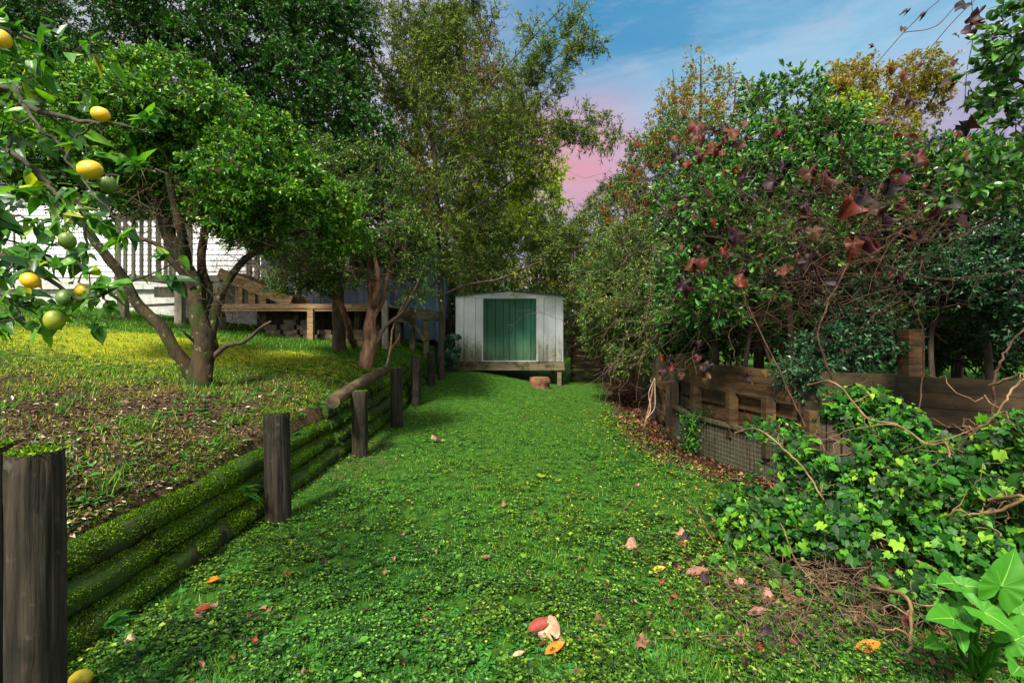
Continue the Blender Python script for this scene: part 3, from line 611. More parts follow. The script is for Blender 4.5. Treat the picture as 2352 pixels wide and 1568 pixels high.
# side and back walls
for xx in (x0, x1): 
    m.add([(xx, SY, zb), (xx, SY + 2.3, zb), (xx, SY + 2.3, ze), (xx, SY, ze)], [(0, 1, 2, 3)])
m.add([(x0, SY + 2.3, zb), (x1, SY + 2.3, zb), (x1, SY + 2.3, ze), (x0, SY + 2.3, ze)], [(0, 1, 2, 3)])
part(m, 'wall', M['shedwhite'], shed)
m = MB(); xm = (x0 + x1) / 2
m.add([(x0, SY - .004, ze - .02), (x1, SY - .004, ze - .02), (x1, SY - .004, ze + .005), (xm, SY - .004, za - .01), (x0, SY - .004, ze + .005)], [(0, 1, 2, 3, 4)])
part(m, 'gable', M['trim'], shed)
for (va, vb) in ((xm - .42, xm - .10), (xm + .10, xm + .42)):
    gv = MB(); box(gv, va, vb, SY - .012, SY - .006, ze + .008, ze + .072)
    for k in range(3): box(gv, va + .01, vb - .01, SY - .02, SY - .0121, ze + .012 + k * .022, ze + .022 + k * .022)
    part(gv, 'vent', M['trim'], shed)
m = MB(); t_ = .035
box(m, dx0 - .05, dx0 - .005, SY - .02, SY + .03, zb, dzt + .05); box(m, dx1 + .005, dx1 + .05, SY - .02, SY + .03, zb, dzt + .05)
box(m, dx0 - .005, dx1 + .005, SY - .022, SY + .03, dzt + .005, dzt + .048); box(m, dx0 - .005, dx1 + .005, SY - .022, SY + .03, zb, zb + .025)
box(m, x0 - .006, x0 + .02, SY - .012, SY + .02, zb, ze); box(m, x1 - .02, x1 + .006, SY - .012, SY + .02, zb, ze)
box(m, x0 + .02, x1 - .02, SY - .014, SY - .001, ze - .035, ze - .01)
part(m, 'frame', M['trim'], shed)
xc = rx(757)
for (a, b, seams) in ((dx0, xc - .008, [rx(545), rx(625), rx(700)]), (xc + .008, dx1, [rx(815), rx(890), rx(965)])):
    m = MB(); ribbed(m, [a] + seams + [b], SY + .002, zb + .028, lambda q: dzt, .025, .010)
    d = part(m, 'door', M['sheddoor'], shed)
    hm = MB(); hx = xc + (-.045 if a == dx0 else .045); hz = sz(760)
    box(hm, hx - .012, hx + .012, SY - .02, SY - .001, hz - .06, hz + .06); tubes(hm, [(hx, SY - .02, hz - .045), (hx, SY - .05, hz - .03), (hx, SY - .05, hz + .03), (hx, SY - .02, hz + .045)], [.006] * 4, 8)
    h_ = hm.build('handle', M['wire']); h_.parent = d
m = MB(); m.add([(x0 + .02, SY + .2, zb), (x1 - .02, SY + .2, zb), (x1 - .02, SY + .2, ze), (x0 + .02, SY + .2, ze)], [(0, 1, 2, 3)]); part(m, 'inner_lining', M['barkd'], shed)
m = MB(); ov = .05
for (xa, xb, z_a, z_b) in ((x0 - .04, xm, ze + .0, za + .012), (xm, x1 + .04, za + .012, ze + .0)):
    V = []
    for xx, zz in ((xa, z_a), (xb, z_b)):
        V += [(xx, SY - ov, zz), (xx, SY + 2.36, zz), (xx, SY + 2.36, zz + .028), (xx, SY - ov, zz + .028)]
    m.add(V, [(0, 1, 2, 3), (4, 7, 6, 5), (0, 4, 5, 1), (1, 5, 6, 2), (2, 6, 7, 3), (3, 7, 4, 0)])
part(m, 'roof', M['roofedge'], shed)
m = MB(); zd = sz(849); y_ = SY - .14
box(m, x0 - .07, xm + .3, y_, y_ + .045, (zb + zd) / 2 + .003, zb - .006); box(m, xm + .305, x1 + .02, y_ + .004, y_ + .045, (zb + zd) / 2 + .003, zb - .008)
box(m, x0 - .1, x1 + .03, y_ - .006, y_ + .04, zd, (zb + zd) / 2 - .003)
box(m, x0 - .05, x1 + .02, y_ + .047, SY + 2.3, zb - .05, zb - .008)
part(m, 'deck', M['oldw'], shed)
for (px, yy) in ((1284, SY - .05), (1284, SY + 2.1), (1100, SY + 2.1), (1060, SY + .3)):
    m = MB(); xx = sx(px); box(m, xx - .055, xx + .055, yy - .05, yy + .05, float(H(xx, yy)) - .1, zd - .002 if yy > SY else zd - .004); part(m, 'stilt', M['oldw'], shed)
# stump
st = MB(); c = hit(1240, 889); t = np.linspace(0, 1, 6); pts = np.stack([c[0] + 0 * t, c[1] + 0 * t, c[2] - .05 + .30 * t], -1); tubes(st, pts, [.27, .25, .245, .25, .255, .24], 20, True, jitter=.16)
tag(st.build('tree_stump', M['stump'], None, True), 'short rotting tree stump on the grass in front of the shed', 'stump')

# ------------------------------------------------------------------ house
HYD = 13.0
def hx(px, Y=HYD): return (px - CX) / F * Y
def hz(py, Y=HYD): return EYE - (py - HY) / F * Y
house = thing('house', 'white weatherboard house with green roof edge behind the trees', 'house', loc=(-10, HYD, 1.9))
m = MB(); z0, z1 = hz(636), hz(395); xa, xb = -19.0, hx(600); k = 0; z = z0
while z < z1:
    zt = min(z + .15, z1); m.add([(xa, HYD - .022, z), (xb, HYD - .022, z), (xb, HYD, zt), (xa, HYD, zt), (xa, HYD, z), (xb, HYD, z)], [(0, 1, 2, 3), (4, 5, 1, 0)]); z += .15
m.add([(xb, HYD - .01, z0), (xb, HYD + 6, z0), (xb, HYD + 6, z1), (xb, HYD - .01, z1)], [(0, 1, 2, 3)]); m.add([(xa, HYD + 6, z0), (xb, HYD + 6, z0), (xb, HYD + 6, z1), (xa, HYD + 6, z1)], [(0, 1, 2, 3)])
part(m, 'wall', M['white'], house)
m = MB(); x = xa
while x < xb:
    e = min(x + .395, xb); box(m, x, e - .008, HYD - .0, HYD + .2, hz(664), z0 - .19); box(m, x - .19, e - .198, HYD + .001, HYD + .2, z0 - .185, z0 - .004); x += .395
box(m, xa, xb, HYD + .1, HYD + .3, 1.2, hz(664) - .002)
part(m, 'foundation', M['base'], house)
for (pa, pb, qa, qb) in ((121, 180, 440, 492), (293, 345, 440, 492), (470, 530, 430, 500)):
    w = MB(); a, b, c, d = hx(pa), hx(pb), hz(qb), hz(qa)
    for (u0, u1, v0, v1) in ((a - .07, a, c - .07, d + .07), (b, b + .07, c - .07, d + .07), (a, b, c - .07, c), (a, b, d, d + .07), ((a + b) / 2 - .02, (a + b) / 2 + .02, c, d)):
        box(w, u0, u1, HYD - .06, HYD - .024, v0, v1)
    wo = part(w, 'window', M['white'], house); g = MB(); box(g, a + .001, b - .001, HYD - .04, HYD - .028, c + .001, d - .001); go = g.build('pane', M['glass']); go.parent = wo
m = MB(); zt = z1; 
m.add([(xa - .4, HYD - .55, zt - .02), (xb + .35, HYD - .55, zt - .02), (xb + .35, HYD + 3, zt + .95), (xa - .4, HYD + 3, zt + .95), (xa - .4, HYD + 6.6, zt), (xb + .35, HYD + 6.6, zt)], [(0, 1, 2, 3), (3, 2, 5, 4)])
box(m, xa - .4, xb + .35, HYD - .62, HYD - .56, zt - .12, zt + .03)
part(m, 'roof', M['greenroof'], house)
m = MB(); box(m, xa - .38, xb + .33, HYD - .54, HYD, zt - .06, zt - .03); part(m, 'soffit', M['white'], house)
# grey steel clad wing
wing = thing('garage', 'dark grey vertical steel clad outbuilding with a white downpipe', 'building', loc=(-4.5, 13.6, 1.3))
def clad(mb, xa, xb, y, z0, z1, sp=.2, d=.025):
    xs = np.arange(xa, xb, sp); V = []; 
    for q in xs: V += [(q, y), (q + .03, y - d), (q + .055, y - d), (q + .085, y)]
    V.append((xb, y)); n = len(V); mb.add([(a, b, zz) for a, b in V for zz in (z0, z1)], [(2 * i, 2 * i + 2, 2 * i + 3, 2 * i + 1) for i in range(n - 1)])
m = MB(); clad(m, hx(600, 13.5), hx(895, 13.5), 13.5, 1.2, 3.9); m.add([(hx(895, 13.5), 13.5, 1.2), (hx(895, 13.5), 17, 1.2), (hx(895, 13.5), 17, 3.9), (hx(895, 13.5), 13.5, 3.9)], [(0, 1, 2, 3)]); part(m, 'wall', M['greyclad'], wing)
m = MB(); box(m, hx(600, 13.5) - .1, hx(895, 13.5) + .2, 13.3, 17.2, 3.9, 4.05); part(m, 'roof', M['greyclad'], wing)
m = MB(); q = hx(681, 13.4); box(m, q - .04, q + .04, 13.36, 13.44, 1.3, 3.9); part(m, 'downpipe', M['white'], wing)
shed2 = thing('outbuilding', 'blue grey corrugated shed wall just left of the white shed', 'building', loc=(-2.8, 14.2, 1.1))
m = MB(); clad(m, hx(880, 14.1), hx(1003, 14.1), 14.1, 1.25, 3.3, .076, .018); m.add([(hx(1003, 14.1), 14.1, 1.2), (hx(1003, 14.1), 17, 1.2), (hx(1003, 14.1), 17, 3.3), (hx(1003, 14.1), 14.1, 3.3)], [(0, 1, 2, 3)]); part(m, 'wall', M['blueclad'], shed2)
m = MB(); q = hx(1006, 14.05); box(m, q - .06, q + .07, 14.0, 14.13, 1.2, 3.3); part(m, 'corner_flashing', M['blueclad'], shed2)
m = MB(); box(m, hx(878, 14.1), q + .1, 13.95, 17.1, 3.3, 3.42); part(m, 'roof', M['greyclad'], shed2)

# deck with balustrade
DY = 11.2
deck = thing('raised_deck', 'silvered timber deck with picket balustrade in front of the white house', 'deck', loc=(hx(350, DY), DY, 1.8))
def dX(px): return hx(px, DY)
def dZ(py): return hz(py, DY)
m = MB(); box(m, dX(262), dX(505), DY, DY + .045, dZ(646), dZ(632)); box(m, dX(262), dX(505), DY + .047, HYD - .03, dZ(636), dZ(632) - .003); part(m, 'platform', M['greyw'], deck)
m = MB(); box(m, dX(262), dX(447), DY - .04, DY + .10, dZ(497) - .0, dZ(493) + .02); box(m, dX(262), dX(440), DY + .0, DY + .045, dZ(506), dZ(497) - .003); part(m, 'handrail', M['greyw'], deck)
for px in (273, 437):
    m = MB(); box(m, dX(px) - .06, dX(px) + .06, DY - .05, DY + .05 - .06, dZ(640), dZ(497) - .002); part(m, 'balustrade_post', M['greyw'], deck)
for px in np.arange(290, 432, 18.5):
    m = MB(); box(m, dX(px) - .035, dX(px) + .035, DY - .048, DY - .004, dZ(638), dZ(499)); part(m, 'baluster', M['greyw'], deck)
for px in np.arange(300, 430, 26):
    m = MB(); box(m, dX(px) - .03, dX(px) + .03, HYD - .9, HYD - .85, dZ(632), dZ(505)); part(m, 'baluster', M['greyw'], deck)
for px, w in ((273, .09), (405, .085), (497, .1)):
    m = MB(); q = dX(px); box(m, q - w, q + w, DY + .05, DY + .2, float(H(q, DY)) - .2, dZ(646)); part(m, 'leg', M['greyw'], deck)
m = MB(); beam(m, (dX(225), DY + .3, dZ(672)), (dX(290), DY + .3, dZ(628)), .05, .18); beam(m, (dX(330), DY + .35, dZ(668)), (dX(460), DY + .35, dZ(668)), .05, .25); beam(m, (dX(200), DY + .9, dZ(700)), (dX(420), DY + .9, dZ(690)), .2, .05); part(m, 'brace', M['greyw'], deck)
# stairs
stairs = thing('timber_stairs', 'timber stair going down right from the raised deck to the low platform', 'stairs', loc=(dX(600), DY, dZ(690)))
for dy, c in ((0, 0), (.95, 1)):
    m = MB(); beam(m, (dX(507), DY - .08 + dy, dZ(628)), (dX(672), DY - .08 + dy, dZ(694)), .05, .24); part(m, 'stringer', M['deckw'], stairs)
for k in range(6):
    f = (k + .5) / 6; m = MB(); xx = dX(512 + 150 * f); zz = dZ(628 + 60 * f) + .06; box(m, xx - .14, xx + .14, DY - .05, DY + .84, zz - .02, zz + .02); part(m, 'tread', M['deckw'], stairs)
for px, qa in ((548, 655), (578, 667), (603, 678)):
    m = MB(); box(m, dX(px) - .08, dX(px) + .08, DY + .0, DY + .1, dZ(697), dZ(qa)); part(m, 'riser_block', M['deckw'], stairs)
m = MB(); beam(m, (dX(520), DY + .85, dZ(590)), (dX(700), DY + .85, dZ(672)), .05, .1); part(m, 'handrail', M['greyw'], stairs)
for px in (525, 545):
    m = MB(); box(m, dX(px) - .05, dX(px) + .05, DY + .83, DY + .92, dZ(660), dZ(560)); part(m, 'newel_post', M['greyw'], stairs)
# low platform
plat = thing('low_platform', 'long low timber platform with a sawn edge board above the block wall', 'deck', loc=(dX(700), DY, 1.2))
m = MB(); box(m, dX(505), dX(890), DY - .14, DY - .095, dZ(709), dZ(699)); box(m, dX(506), dX(889), DY - .12, DY - .07, dZ(715), dZ(709) - .004); part(m, 'edge_board', M['deckw'], plat)
m = MB(); box(m, dX(505), dX(890), DY - .092, DY + 1.6, dZ(704), dZ(698) - .002); part(m, 'decking', M['deckw'], plat)
for px, w in ((720, .065), (501, .1), (888, .06)):
    m = MB(); q = dX(px); box(m, q - w, q + w, DY - .2, DY - .142 + .06, float(H(q, DY - .2)) - .15, dZ(709 if px == 720 else 660 if px == 501 else 690) - .01); part(m, 'leg', M['deckw'] if px == 720 else M['greyw'], plat)
for px in (560, 640, 790):
    m = MB(); q = dX(px); box(m, q - .06, q + .06, DY + .9, DY + 1.0, .9, dZ(704) - .002); part(m, 'leg', M['oldw'], plat)
m = MB(); box(m, dX(505), dX(890), DY + 1.62, DY + 1.7, 1.0, dZ(704)); part(m, 'back_boarding', M['barkd'], plat)
# block wall
bw = MB(); yy = DY + .12
for row in range(6):
    z = 1.06 + row * .118
    lo, hi = (545 + row * 12, 845) if row < 5 else (620, 760)
    q = dX(lo) + (row % 2) * .2
    while q < dX(hi):
        skip = (row == 5 and rng.random() < .6) or (row == 4 and rng.random() < .25) or (rng.random() < .06)
        if not skip and not (abs(q - dX(735)) < .14 and row > 3):
            gz = rng.uniform(-.004, .004); j = rng.uniform(-.03, .03); b_ = MB()
            box(bw, q + .006, q + .30 + rng.uniform(0, .06), yy + j + row * .02, yy + .22 + j, z + gz, z + .112 + gz)
        q += .40
bwo = bw.build('block_wall', M['block']); tag(bwo, 'stepped wall of rough brown concrete blocks under the low platform', 'wall')
bv = bwo.modifiers.new('b', 'BEVEL'); bv.width = .012; bv.segments = 2
# old side landing on the right of the platform
land = thing('side_landing', 'old weathered timber landing with diagonal brace behind the reddish tree', 'deck', loc=(hx(960, 12), 12, 1.1))
LY = 12.0
m = MB(); beam(m, (hx(915, LY), LY, hz(713, LY)), (hx(1010, LY), LY, hz(727, LY)), .05, .24); beam(m, (hx(905, LY), LY - .05, hz(733, LY)), (hx(955, LY), LY - .05, hz(735, LY)), .05, .14); part(m, 'edge_board', M['oldw'], land)
m = MB(); beam(m, (hx(915, LY), LY + .6, hz(709, LY)), (hx(1010, LY), LY + .6, hz(723, LY)), 1.1, .04); part(m, 'decking', M['oldw'], land)
for px in (912, 946, 978):
    m = MB(); q = hx(px, LY); box(m, q - .06, q + .06, LY + .03, LY + .13, float(H(q, LY)) - .1, hz(732, LY)); part(m, 'leg', M['oldw'], land)
m = MB(); beam(m, (hx(950, LY), LY - .02, hz(738, LY)), (hx(975, LY), LY - .02, hz(782, LY)), .05, .09); part(m, 'brace', M['oldw'], land)
# pipe gate at far left
gt = thing('chain_link_gate', 'thin curved pipe gate with chain link mesh by the white house', 'gate', loc=(hx(20, 10.5), 10.5, 1.9))
m = MB(); A = lambda px, py: P(px, py, 10.5); tubes(m, spline([A(-60, 492), A(-10, 490), A(18, 492), A(31, 505), A(33, 560), A(33, 650)], 24), np.full(24, .02), 8); part(m, 'frame', M['wire'], gt)
m = MB()
for k in range(-22, 30):
    for s in (1, -1):
        a = A(-60 + k * 7, 500); b = A(-60 + k * 7 + s * 140, 640); t0 = 0; t1 = 1
        pa = np.array([a, b]); xs_ = (A(-60, 0)[0], A(33, 0)[0])
        u = (np.array(xs_) - a[0]) / (b[0] - a[0]); lo_, hi_ = max(0, u.min()), min(1, u.max())
        if hi_ - lo_ > .03: tubes(m, [a + (b - a) * lo_, a + (b - a) * hi_], [.0025, .0025], 3)
part(m, 'mesh', M['wire'], gt)

# ------------------------------------------------------------------ fence on the right
fence = thing('timber_fence', 'weathered brown timber retaining fence of stacked boards with wire mesh', 'fence', loc=(2.4, 6.5, 0))
def fpt(y, off=0, z=0): return np.array([float(fence_x(y)) + off, y, z])
nodes = [(2.38, 6.15), (2.8, 4.75), (3.5, 4.4), (4.6, 3.5), (5.6, 2.6)]
def run(mb, a, b, z0, z1, th, off=0., gap=.004, sag=0.0):
    a = np.array([*a, 0.]); b = np.array([*b, 0.]); d = unit(b - a); s = np.array([-d[1], d[0], 0]) # left side
    if s[0] > 0: s = -s
    aa = a + s * off + (0, 0, (z0 + z1) / 2) + d * .004; bb = b + s * off + (0, 0, (z0 + z1) / 2 + sag) - d * .004; beam(mb, aa, bb, th, z1 - z0 - gap, tw=rng.uniform(-.01, .01))
# top retaining boards, standing proud towards the lawn
P2, P3, P4, P5, P6, P7 = (2.42, 6.95), (2.38, 6.15), (2.80, 4.75), (3.5, 4.40), (4.6, 3.5), (5.9, 2.4)
for (a, b, zs, off) in ((P2, P3, [(.82, .96), (.96, 1.08), (1.08, 1.17)], .05), (P3, P4, [(.80, .95), (.95, 1.02), (1.02, 1.10)], .055), (P4, P5, [(.70, .84), (.84, .98), (.98, 1.11)], .05), (P5, P6, [(.70, .835), (.835, .97), (.97, 1.10)], .06), (P6, P7, [(.72, .85), (.85, .98), (.98, 1.11)], .06)):
    for z0_, z1_ in zs:
        m = MB(); run(m, a, b, z0_, z1_, .045, off + rng.uniform(-.004, .004)); part(m, 'board', M['panelw'] if a in (P4, P5, P6) else M['fencew'], fence)
for (a, b) in ((P2, P3), (P3, P4), ((2.62, 8.6), P2)):
    for z0_, z1_ in ((.62, .76), (.44, .58)):
        m = MB(); run(m, a, b, z0_, z1_, .035, -.02); part(m, 'rail', M['fencew'], fence)
# palings behind the mesh: lower tier
def palings(a, b, z0, z1, off, w=.095, mat='paling'):
    a = np.array(a); b = np.array(b); d = (b - a) / np.linalg.norm(b - a); s = np.array([-d[1], d[0]]); s = -s if s[0] > 0 else s; ln = np.linalg.norm(b - a); q = 0
    m = MB()
    while q < ln:
        c = a + d * (q + w / 2) + s * (off + rng.uniform(-.005, .005)); lean = rng.uniform(-.01, .01)
        beam(m, (c[0], c[1], z0), (c[0] + lean * d[0], c[1] + lean * d[1], z1 + rng.uniform(-.015, .015)), w - rng.uniform(.008, .02), .018, up=(s[0], s[1], 0)); q += w
    part(m, 'paling_panel', M[mat], fence)
g0 = -.08
palings(P2, P3, g0, .40, .075); palings(P3, P4, g0, .42, .085); palings(P2, P3, .40, .66, -.045, .08, 'fencew'); palings(P3, P4, .38, .66, -.045, .09, 'fencew'); palings((2.62, 8.6), P2, g0, .98, .04, .1, 'paling'); palings((2.95, 10.9), (2.63, 8.62), g0, 1.02, .0, .12, 'paling')
palings(P4, P5, 0, .68, -.03, .12, 'barkd'); palings(P5, P6, 0, .68, -.03, .12, 'barkd')
for a, b in ((P2, P3), (P3, P4)):
    m = MB(); run(m, a, b, .405, .445, .09, .09); part(m, 'cap_rail', M['paling'], fence)
def fpost(x, y, z0, z1, w=.05, mat='fencew'):
    m = MB(); box(m, x - w, x + w, y - w, y + w, z0, z1); part(m, 'post', M[mat], fence)
fpost(2.33, 6.12, .35, .83, .055); fpost(2.50, 5.50, .3, .84, .05); fpost(2.64, 4.98, .2, .82, .05); fpost(2.86, 4.62, .1, .74, .05); fpost(3.25, 4.45, .1, .74, .05)
fpost(2.34, 6.98, g0, .80, .05); fpost(2.36, 7.25, g0, .72, .045); fpost(2.50, 8.25, g0, 1.05, .06); fpost(2.54, 8.55, g0, 1.08, .06); fpost(2.42, 7.62, g0, .76, .04)
m = MB()
for z_ in (.12, .60): run(m, (2.40, 7.25), (2.48, 8.1), z_, z_ + .1, .03, .07)
part(m, 'gate_rail', M['fencew'], fence)
# post above the fence on the right and one further left
pp = P(2092, 760, 4.75); box_ = MB(); box(box_, pp[0] - .075, pp[0] + .075, pp[1] - .07, pp[1] + .07, .6, EYE - (756 - HY) / F * 4.75 - .0); part(box_, 'post', M['fencew'], fence)
# wire mesh
m = MB()
def mesh_wire(a, b, z0, z1, off, s=.05):
    a = np.array(a); b = np.array(b); d = (b - a) / np.linalg.norm(b - a); sd_ = np.array([-d[1], d[0]]); sd_ = -sd_ if sd_[0] > 0 else sd_; ln = np.linalg.norm(b - a)
    for q in np.arange(0, ln, s):
        c = a + d * q + sd_ * off; tubes(m, [(c[0], c[1], z0), (c[0], c[1], z1)], [.0016] * 2, 3)
    for z_ in np.arange(z0, z1, s):
        c = a + sd_ * off; e = b + sd_ * off; tubes(m, [(c[0], c[1], z_), (e[0], e[1], z_)], [.0016] * 2, 3)
mesh_wire(P2, P3, 0, .40, .10); mesh_wire(P3, P4, 0, .42, .112); part(m, 'wire_mesh', M['wire'], fence)
# back fence
bf = thing('slat_fence', 'gappy horizontal slat fence at the far end beside the shed', 'fence', loc=(2.7, 14.3, 0))
for k in range(7):
    m = MB(); z_ = .0 + k * .19; dz = -.02 * k * .0
    beam(m, (1.75, 14.35, z_ + .1 + rng.uniform(-.01, .01)), (3.9, 14.05, z_ + .06 + rng.uniform(-.02, .01)), .025, .125); part(m, 'slat', M['fencew'], bf)
for x_ in (1.8, 2.7, 3.5):
    m = MB(); box(m, x_ - .05, x_ + .05, 14.4, 14.5, -.1, 1.36); part(m, 'post', M['fencew'], bf)
m = MB(); box(m, -1.9 - .9, -1.62, 14.6, 14.63, .6, 1.9); 
o = m.build('dark_fence_panel', M['barkd']); tag(o, 'dark timber fence panel in the gap left of the white shed', 'fence')
# stick with cord
stk = thing('garden_stake', 'leaning brown stake tangled with pale cord by the fence', 'stake', loc=tuple(hit(1479, 985)))
a = hit(1479, 985); b = P(1503, 868, a[1] + .35); m = MB(); tubes(m, spline([a, (a + b) / 2 + (.01, 0, 0), b], 6), np.linspace(.016, .010, 6), 8); part(m, 'stick', M['drytwig'], stk)
m = MB(); 
for s in (1, -1): tubes(m, spline([b + (0, -.02, 0), (a * .3 + b * .7) + (.05 * s, -.03, 0), (a * .6 + b * .4) + (.06 + .03 * s, -.03, 0), (a * .8 + b * .2) + (.0, -.02, 0)], 16), np.full(16, .006), 5)
part(m, 'cord', M['rope'], stk)

# ------------------------------------------------------------------ trees
def tree(name, label, cat, trunks, blobs, ntips, lmat, bmat, r, size, temp, group=None, sprigs=6, leaves=12, sl=.22, gap=.40, gs=1.2, inner=.45, S=12, foot=None, tip_r=.004, extra=None, wob=.14, up=.55, a=.7, b=.8, along=.75, twig_r=.0022, jit=.12, fol=True, limb_sides=5, twmat=None, bare=None, nbare=0):
    """trunks: list of (points, r0, r1)"""
    tm = MB(); lm = MB(); tp = []; trr = []
    for pts, r0, r1 in trunks:
        K = max(10, len(pts) * 6); q = spline(pts, K); rr = r0 + (r1 - r0) * np.linspace(0, 1, K) ** .8
        q = q + (vnoise(q * 3.1, 4)[:, None] - .5) * rr[:, None] * .8
        tubes(tm, q, rr, S, True, jitter=jit, mi=(0 if r0 > .05 else 1)); s0 = int(K * .3); tp += list(q[s0:]); trr += list(rr[s0:])
    T = blob_targets(blobs, ntips, r, gap, gs, 3, inner)
    if extra is not None: T = np.vstack([T, extra])
    pa, ra = grow(tp, trr, T, r, tip_r, wob)
    tubes(tm, pa, ra, limb_sides, mi=1)
    if bare:                                  # leafless twigs in the shade under the crown
        Tb = blob_targets(bare, nbare, r, .2, 1., 5, .1); pb, rb = grow(tp + list(pa[::3, 3]), trr + [.008] * len(pa[::3]), Tb, r, .002, .45, 8, -.05); tubes(tm, pb, np.minimum(rb, .010), 4, mi=2)
        for _ in range(3):
            k_ = r.integers(3, 8, len(pb)); s_ = pb[np.arange(len(pb)), k_]; e_ = s_ + r.normal(size=s_.shape) * .16; m_ = (s_ + e_) / 2 + r.normal(size=s_.shape) * .03; tubes(tm, np.stack([s_, m_, e_], 1), np.tile([.0026, .002, .001], (len(s_), 1)), 3, mi=2)
    base_pt = np.array(trunks[0][0][0])
    root = thing(name, label, cat, group, loc=tuple(base_pt))
    if fol: foliage(lm, tm, pa, r, sprigs, leaves, sl, size, temp, along, a, b, up, twig_r)
    part(tm, 'trunk', [M[bmat], M[twmat or 'barkd']] + ([M['deadtwig']] if bare else []), root, True)
    c = part(lm, 'crown', M[lmat], root); return root, pa
PP = lambda *a: P(*a)
R2 = lambda s: np.random.default_rng(s)
# T1 old multi stemmed tree
f1 = hit(468, 885); Y1 = f1[1]
def T1(px, py, d=0): return P(px, py, Y1 + d)
foot = f1 - (0, 0, .15)
tree('camellia_tree', 'old multi stemmed tree with lichen bark and a low dead side branch', 'tree',
     [([foot, T1(468, 830), T1(470, 770), T1(452, 700, .05), T1(432, 620, .1), T1(395, 545, .1), T1(355, 470, .2), T1(335, 400, .3)], .135, .05),
      ([T1(455, 870), T1(425, 830, -.05), T1(385, 775, -.1), T1(325, 705, -.1), T1(295, 650, -.1), T1(245, 590, -.2), T1(205, 520, -.2), T1(180, 450, -.1)], .078, .035),
      ([T1(478, 800), T1(488, 740, .1), T1(500, 690, .1), T1(520, 650, .1), T1(570, 590, .1), T1(640, 550, .1), T1(700, 530, .2)], .07, .018),
      ([T1(462, 760), T1(470, 680, .2), T1(462, 600, .2), T1(470, 520, .3), T1(440, 430, .3)], .075, .03),
      ([T1(432, 620, .1), T1(420, 540, -.1), T1(400, 470, -.2), T1(385, 400, -.3)], .06, .03),
      ([T1(440, 660), T1(370, 570, -.2), T1(310, 545, -.3), T1(270, 520, -.3)], .035, .012),
      ([T1(490, 818), T1(520, 795, -.1), T1(560, 785, -.15), T1(600, 752, -.2), T1(622, 738, -.2)], .03, .012),
      ([T1(452, 790), T1(425, 765, -.15), T1(402, 745, -.2)], .02, .006)],
     [blob(420, 300, Y1, 170, 120, 1.0), blob(560, 360, Y1 - .1, 150, 120, 1.0), blob(300, 320, Y1, 140, 110, 1.0), blob(670, 460, Y1 + .1, 120, 80, .8), blob(780, 520, Y1 + .5, 80, 60, .6), blob(100, 350, Y1 + .3, 160, 70, .9), blob(380, 220, Y1 + .3, 130, 75, .9), blob(60, 250, Y1 + .5, 140, 120, 1.), blob(540, 470, Y1 + .1, 110, 50, .7), blob(380, 440, Y1 + .35, 140, 65, .6), blob(240, 460, Y1 + .5, 90, 50, .5), blob(600, 520, Y1 + .2, 110, 50, .6), blob(150, 440, Y1 + .6, 90, 30, .5)],
     1300, 'camellia', 'bark1', R2(1), .050, leaf_t(.5, .1, -.1), sprigs=9, leaves=13, sl=.2, gap=.38, gs=1.7, bare=[blob(440, 500, Y1, 170, 90, .8), blob(600, 590, Y1 + .1, 130, 60, .7), blob(220, 500, Y1, 150, 90, .7), blob(520, 680, Y1, 90, 60, .4)], nbare=260, S=18, jit=.22)
# T2
f2 = hit(838, 840); Y2 = f2[1]
def T2(px, py, d=0): return P(px, py, Y2 + d)
tree('tea_tree', 'reddish barked tree with several slim leaning stems on the bank', 'tree',
     [([f2 - (0, 0, .15), T2(846, 800), T2(852, 750), T2(858, 700, .1), T2(852, 640, .1), T2(840, 560, .2)], .15, .05),
      ([hit(812, 795), T2(800, 745, .9), T2(775, 690, .8), T2(745, 640, .7), T2(700, 600, .6)], .075, .03),
      ([T2(862, 790), T2(885, 750, .1), T2(925, 715, .1), T2(955, 660, .1), T2(985, 600, .1)], .045, .018),
      ([T2(852, 740), T2(878, 690, .1), T2(890, 640, .1), T2(900, 580, .2)], .06, .02),
      ([T2(858, 700), T2(870, 640, -.1), T2(850, 560, -.1), T2(800, 480, 0)], .06, .02),
      ([T2(775, 690, .8), T2(735, 665, .6), T2(690, 650, .4), T2(640, 640, .3)], .03, .01)],
     [blob(820, 520, Y2, 150, 95, 1.4), blob(700, 540, Y2, 110, 85, 1.2), blob(930, 570, Y2 - .1, 75, 75, .9), blob(770, 430, Y2 + .3, 150, 90, 1.3), blob(870, 420, Y2 + .3, 90, 80, 1.), blob(660, 640, Y2 + .2, 60, 30, .5), blob(830, 610, Y2 - .2, 150, 45, 1.), blob(940, 650, Y2 - .1, 60, 45, .6), blob(720, 640, Y2 + .3, 70, 35, .5)],
     1000, 'twig', 'bark2', R2(2), .046, leaf_t(.46, .1, -.1), sprigs=8, leaves=10, bare=[blob(800, 570, Y2 - .5, 170, 70, .8), blob(860, 640, Y2 - .3, 120, 40, .6), blob(700, 620, Y2, 90, 50, .6)], nbare=260, sl=.26, gap=.38, gs=1.1, S=18, tip_r=.005, wob=.3, twig_r=.003, jit=.2)
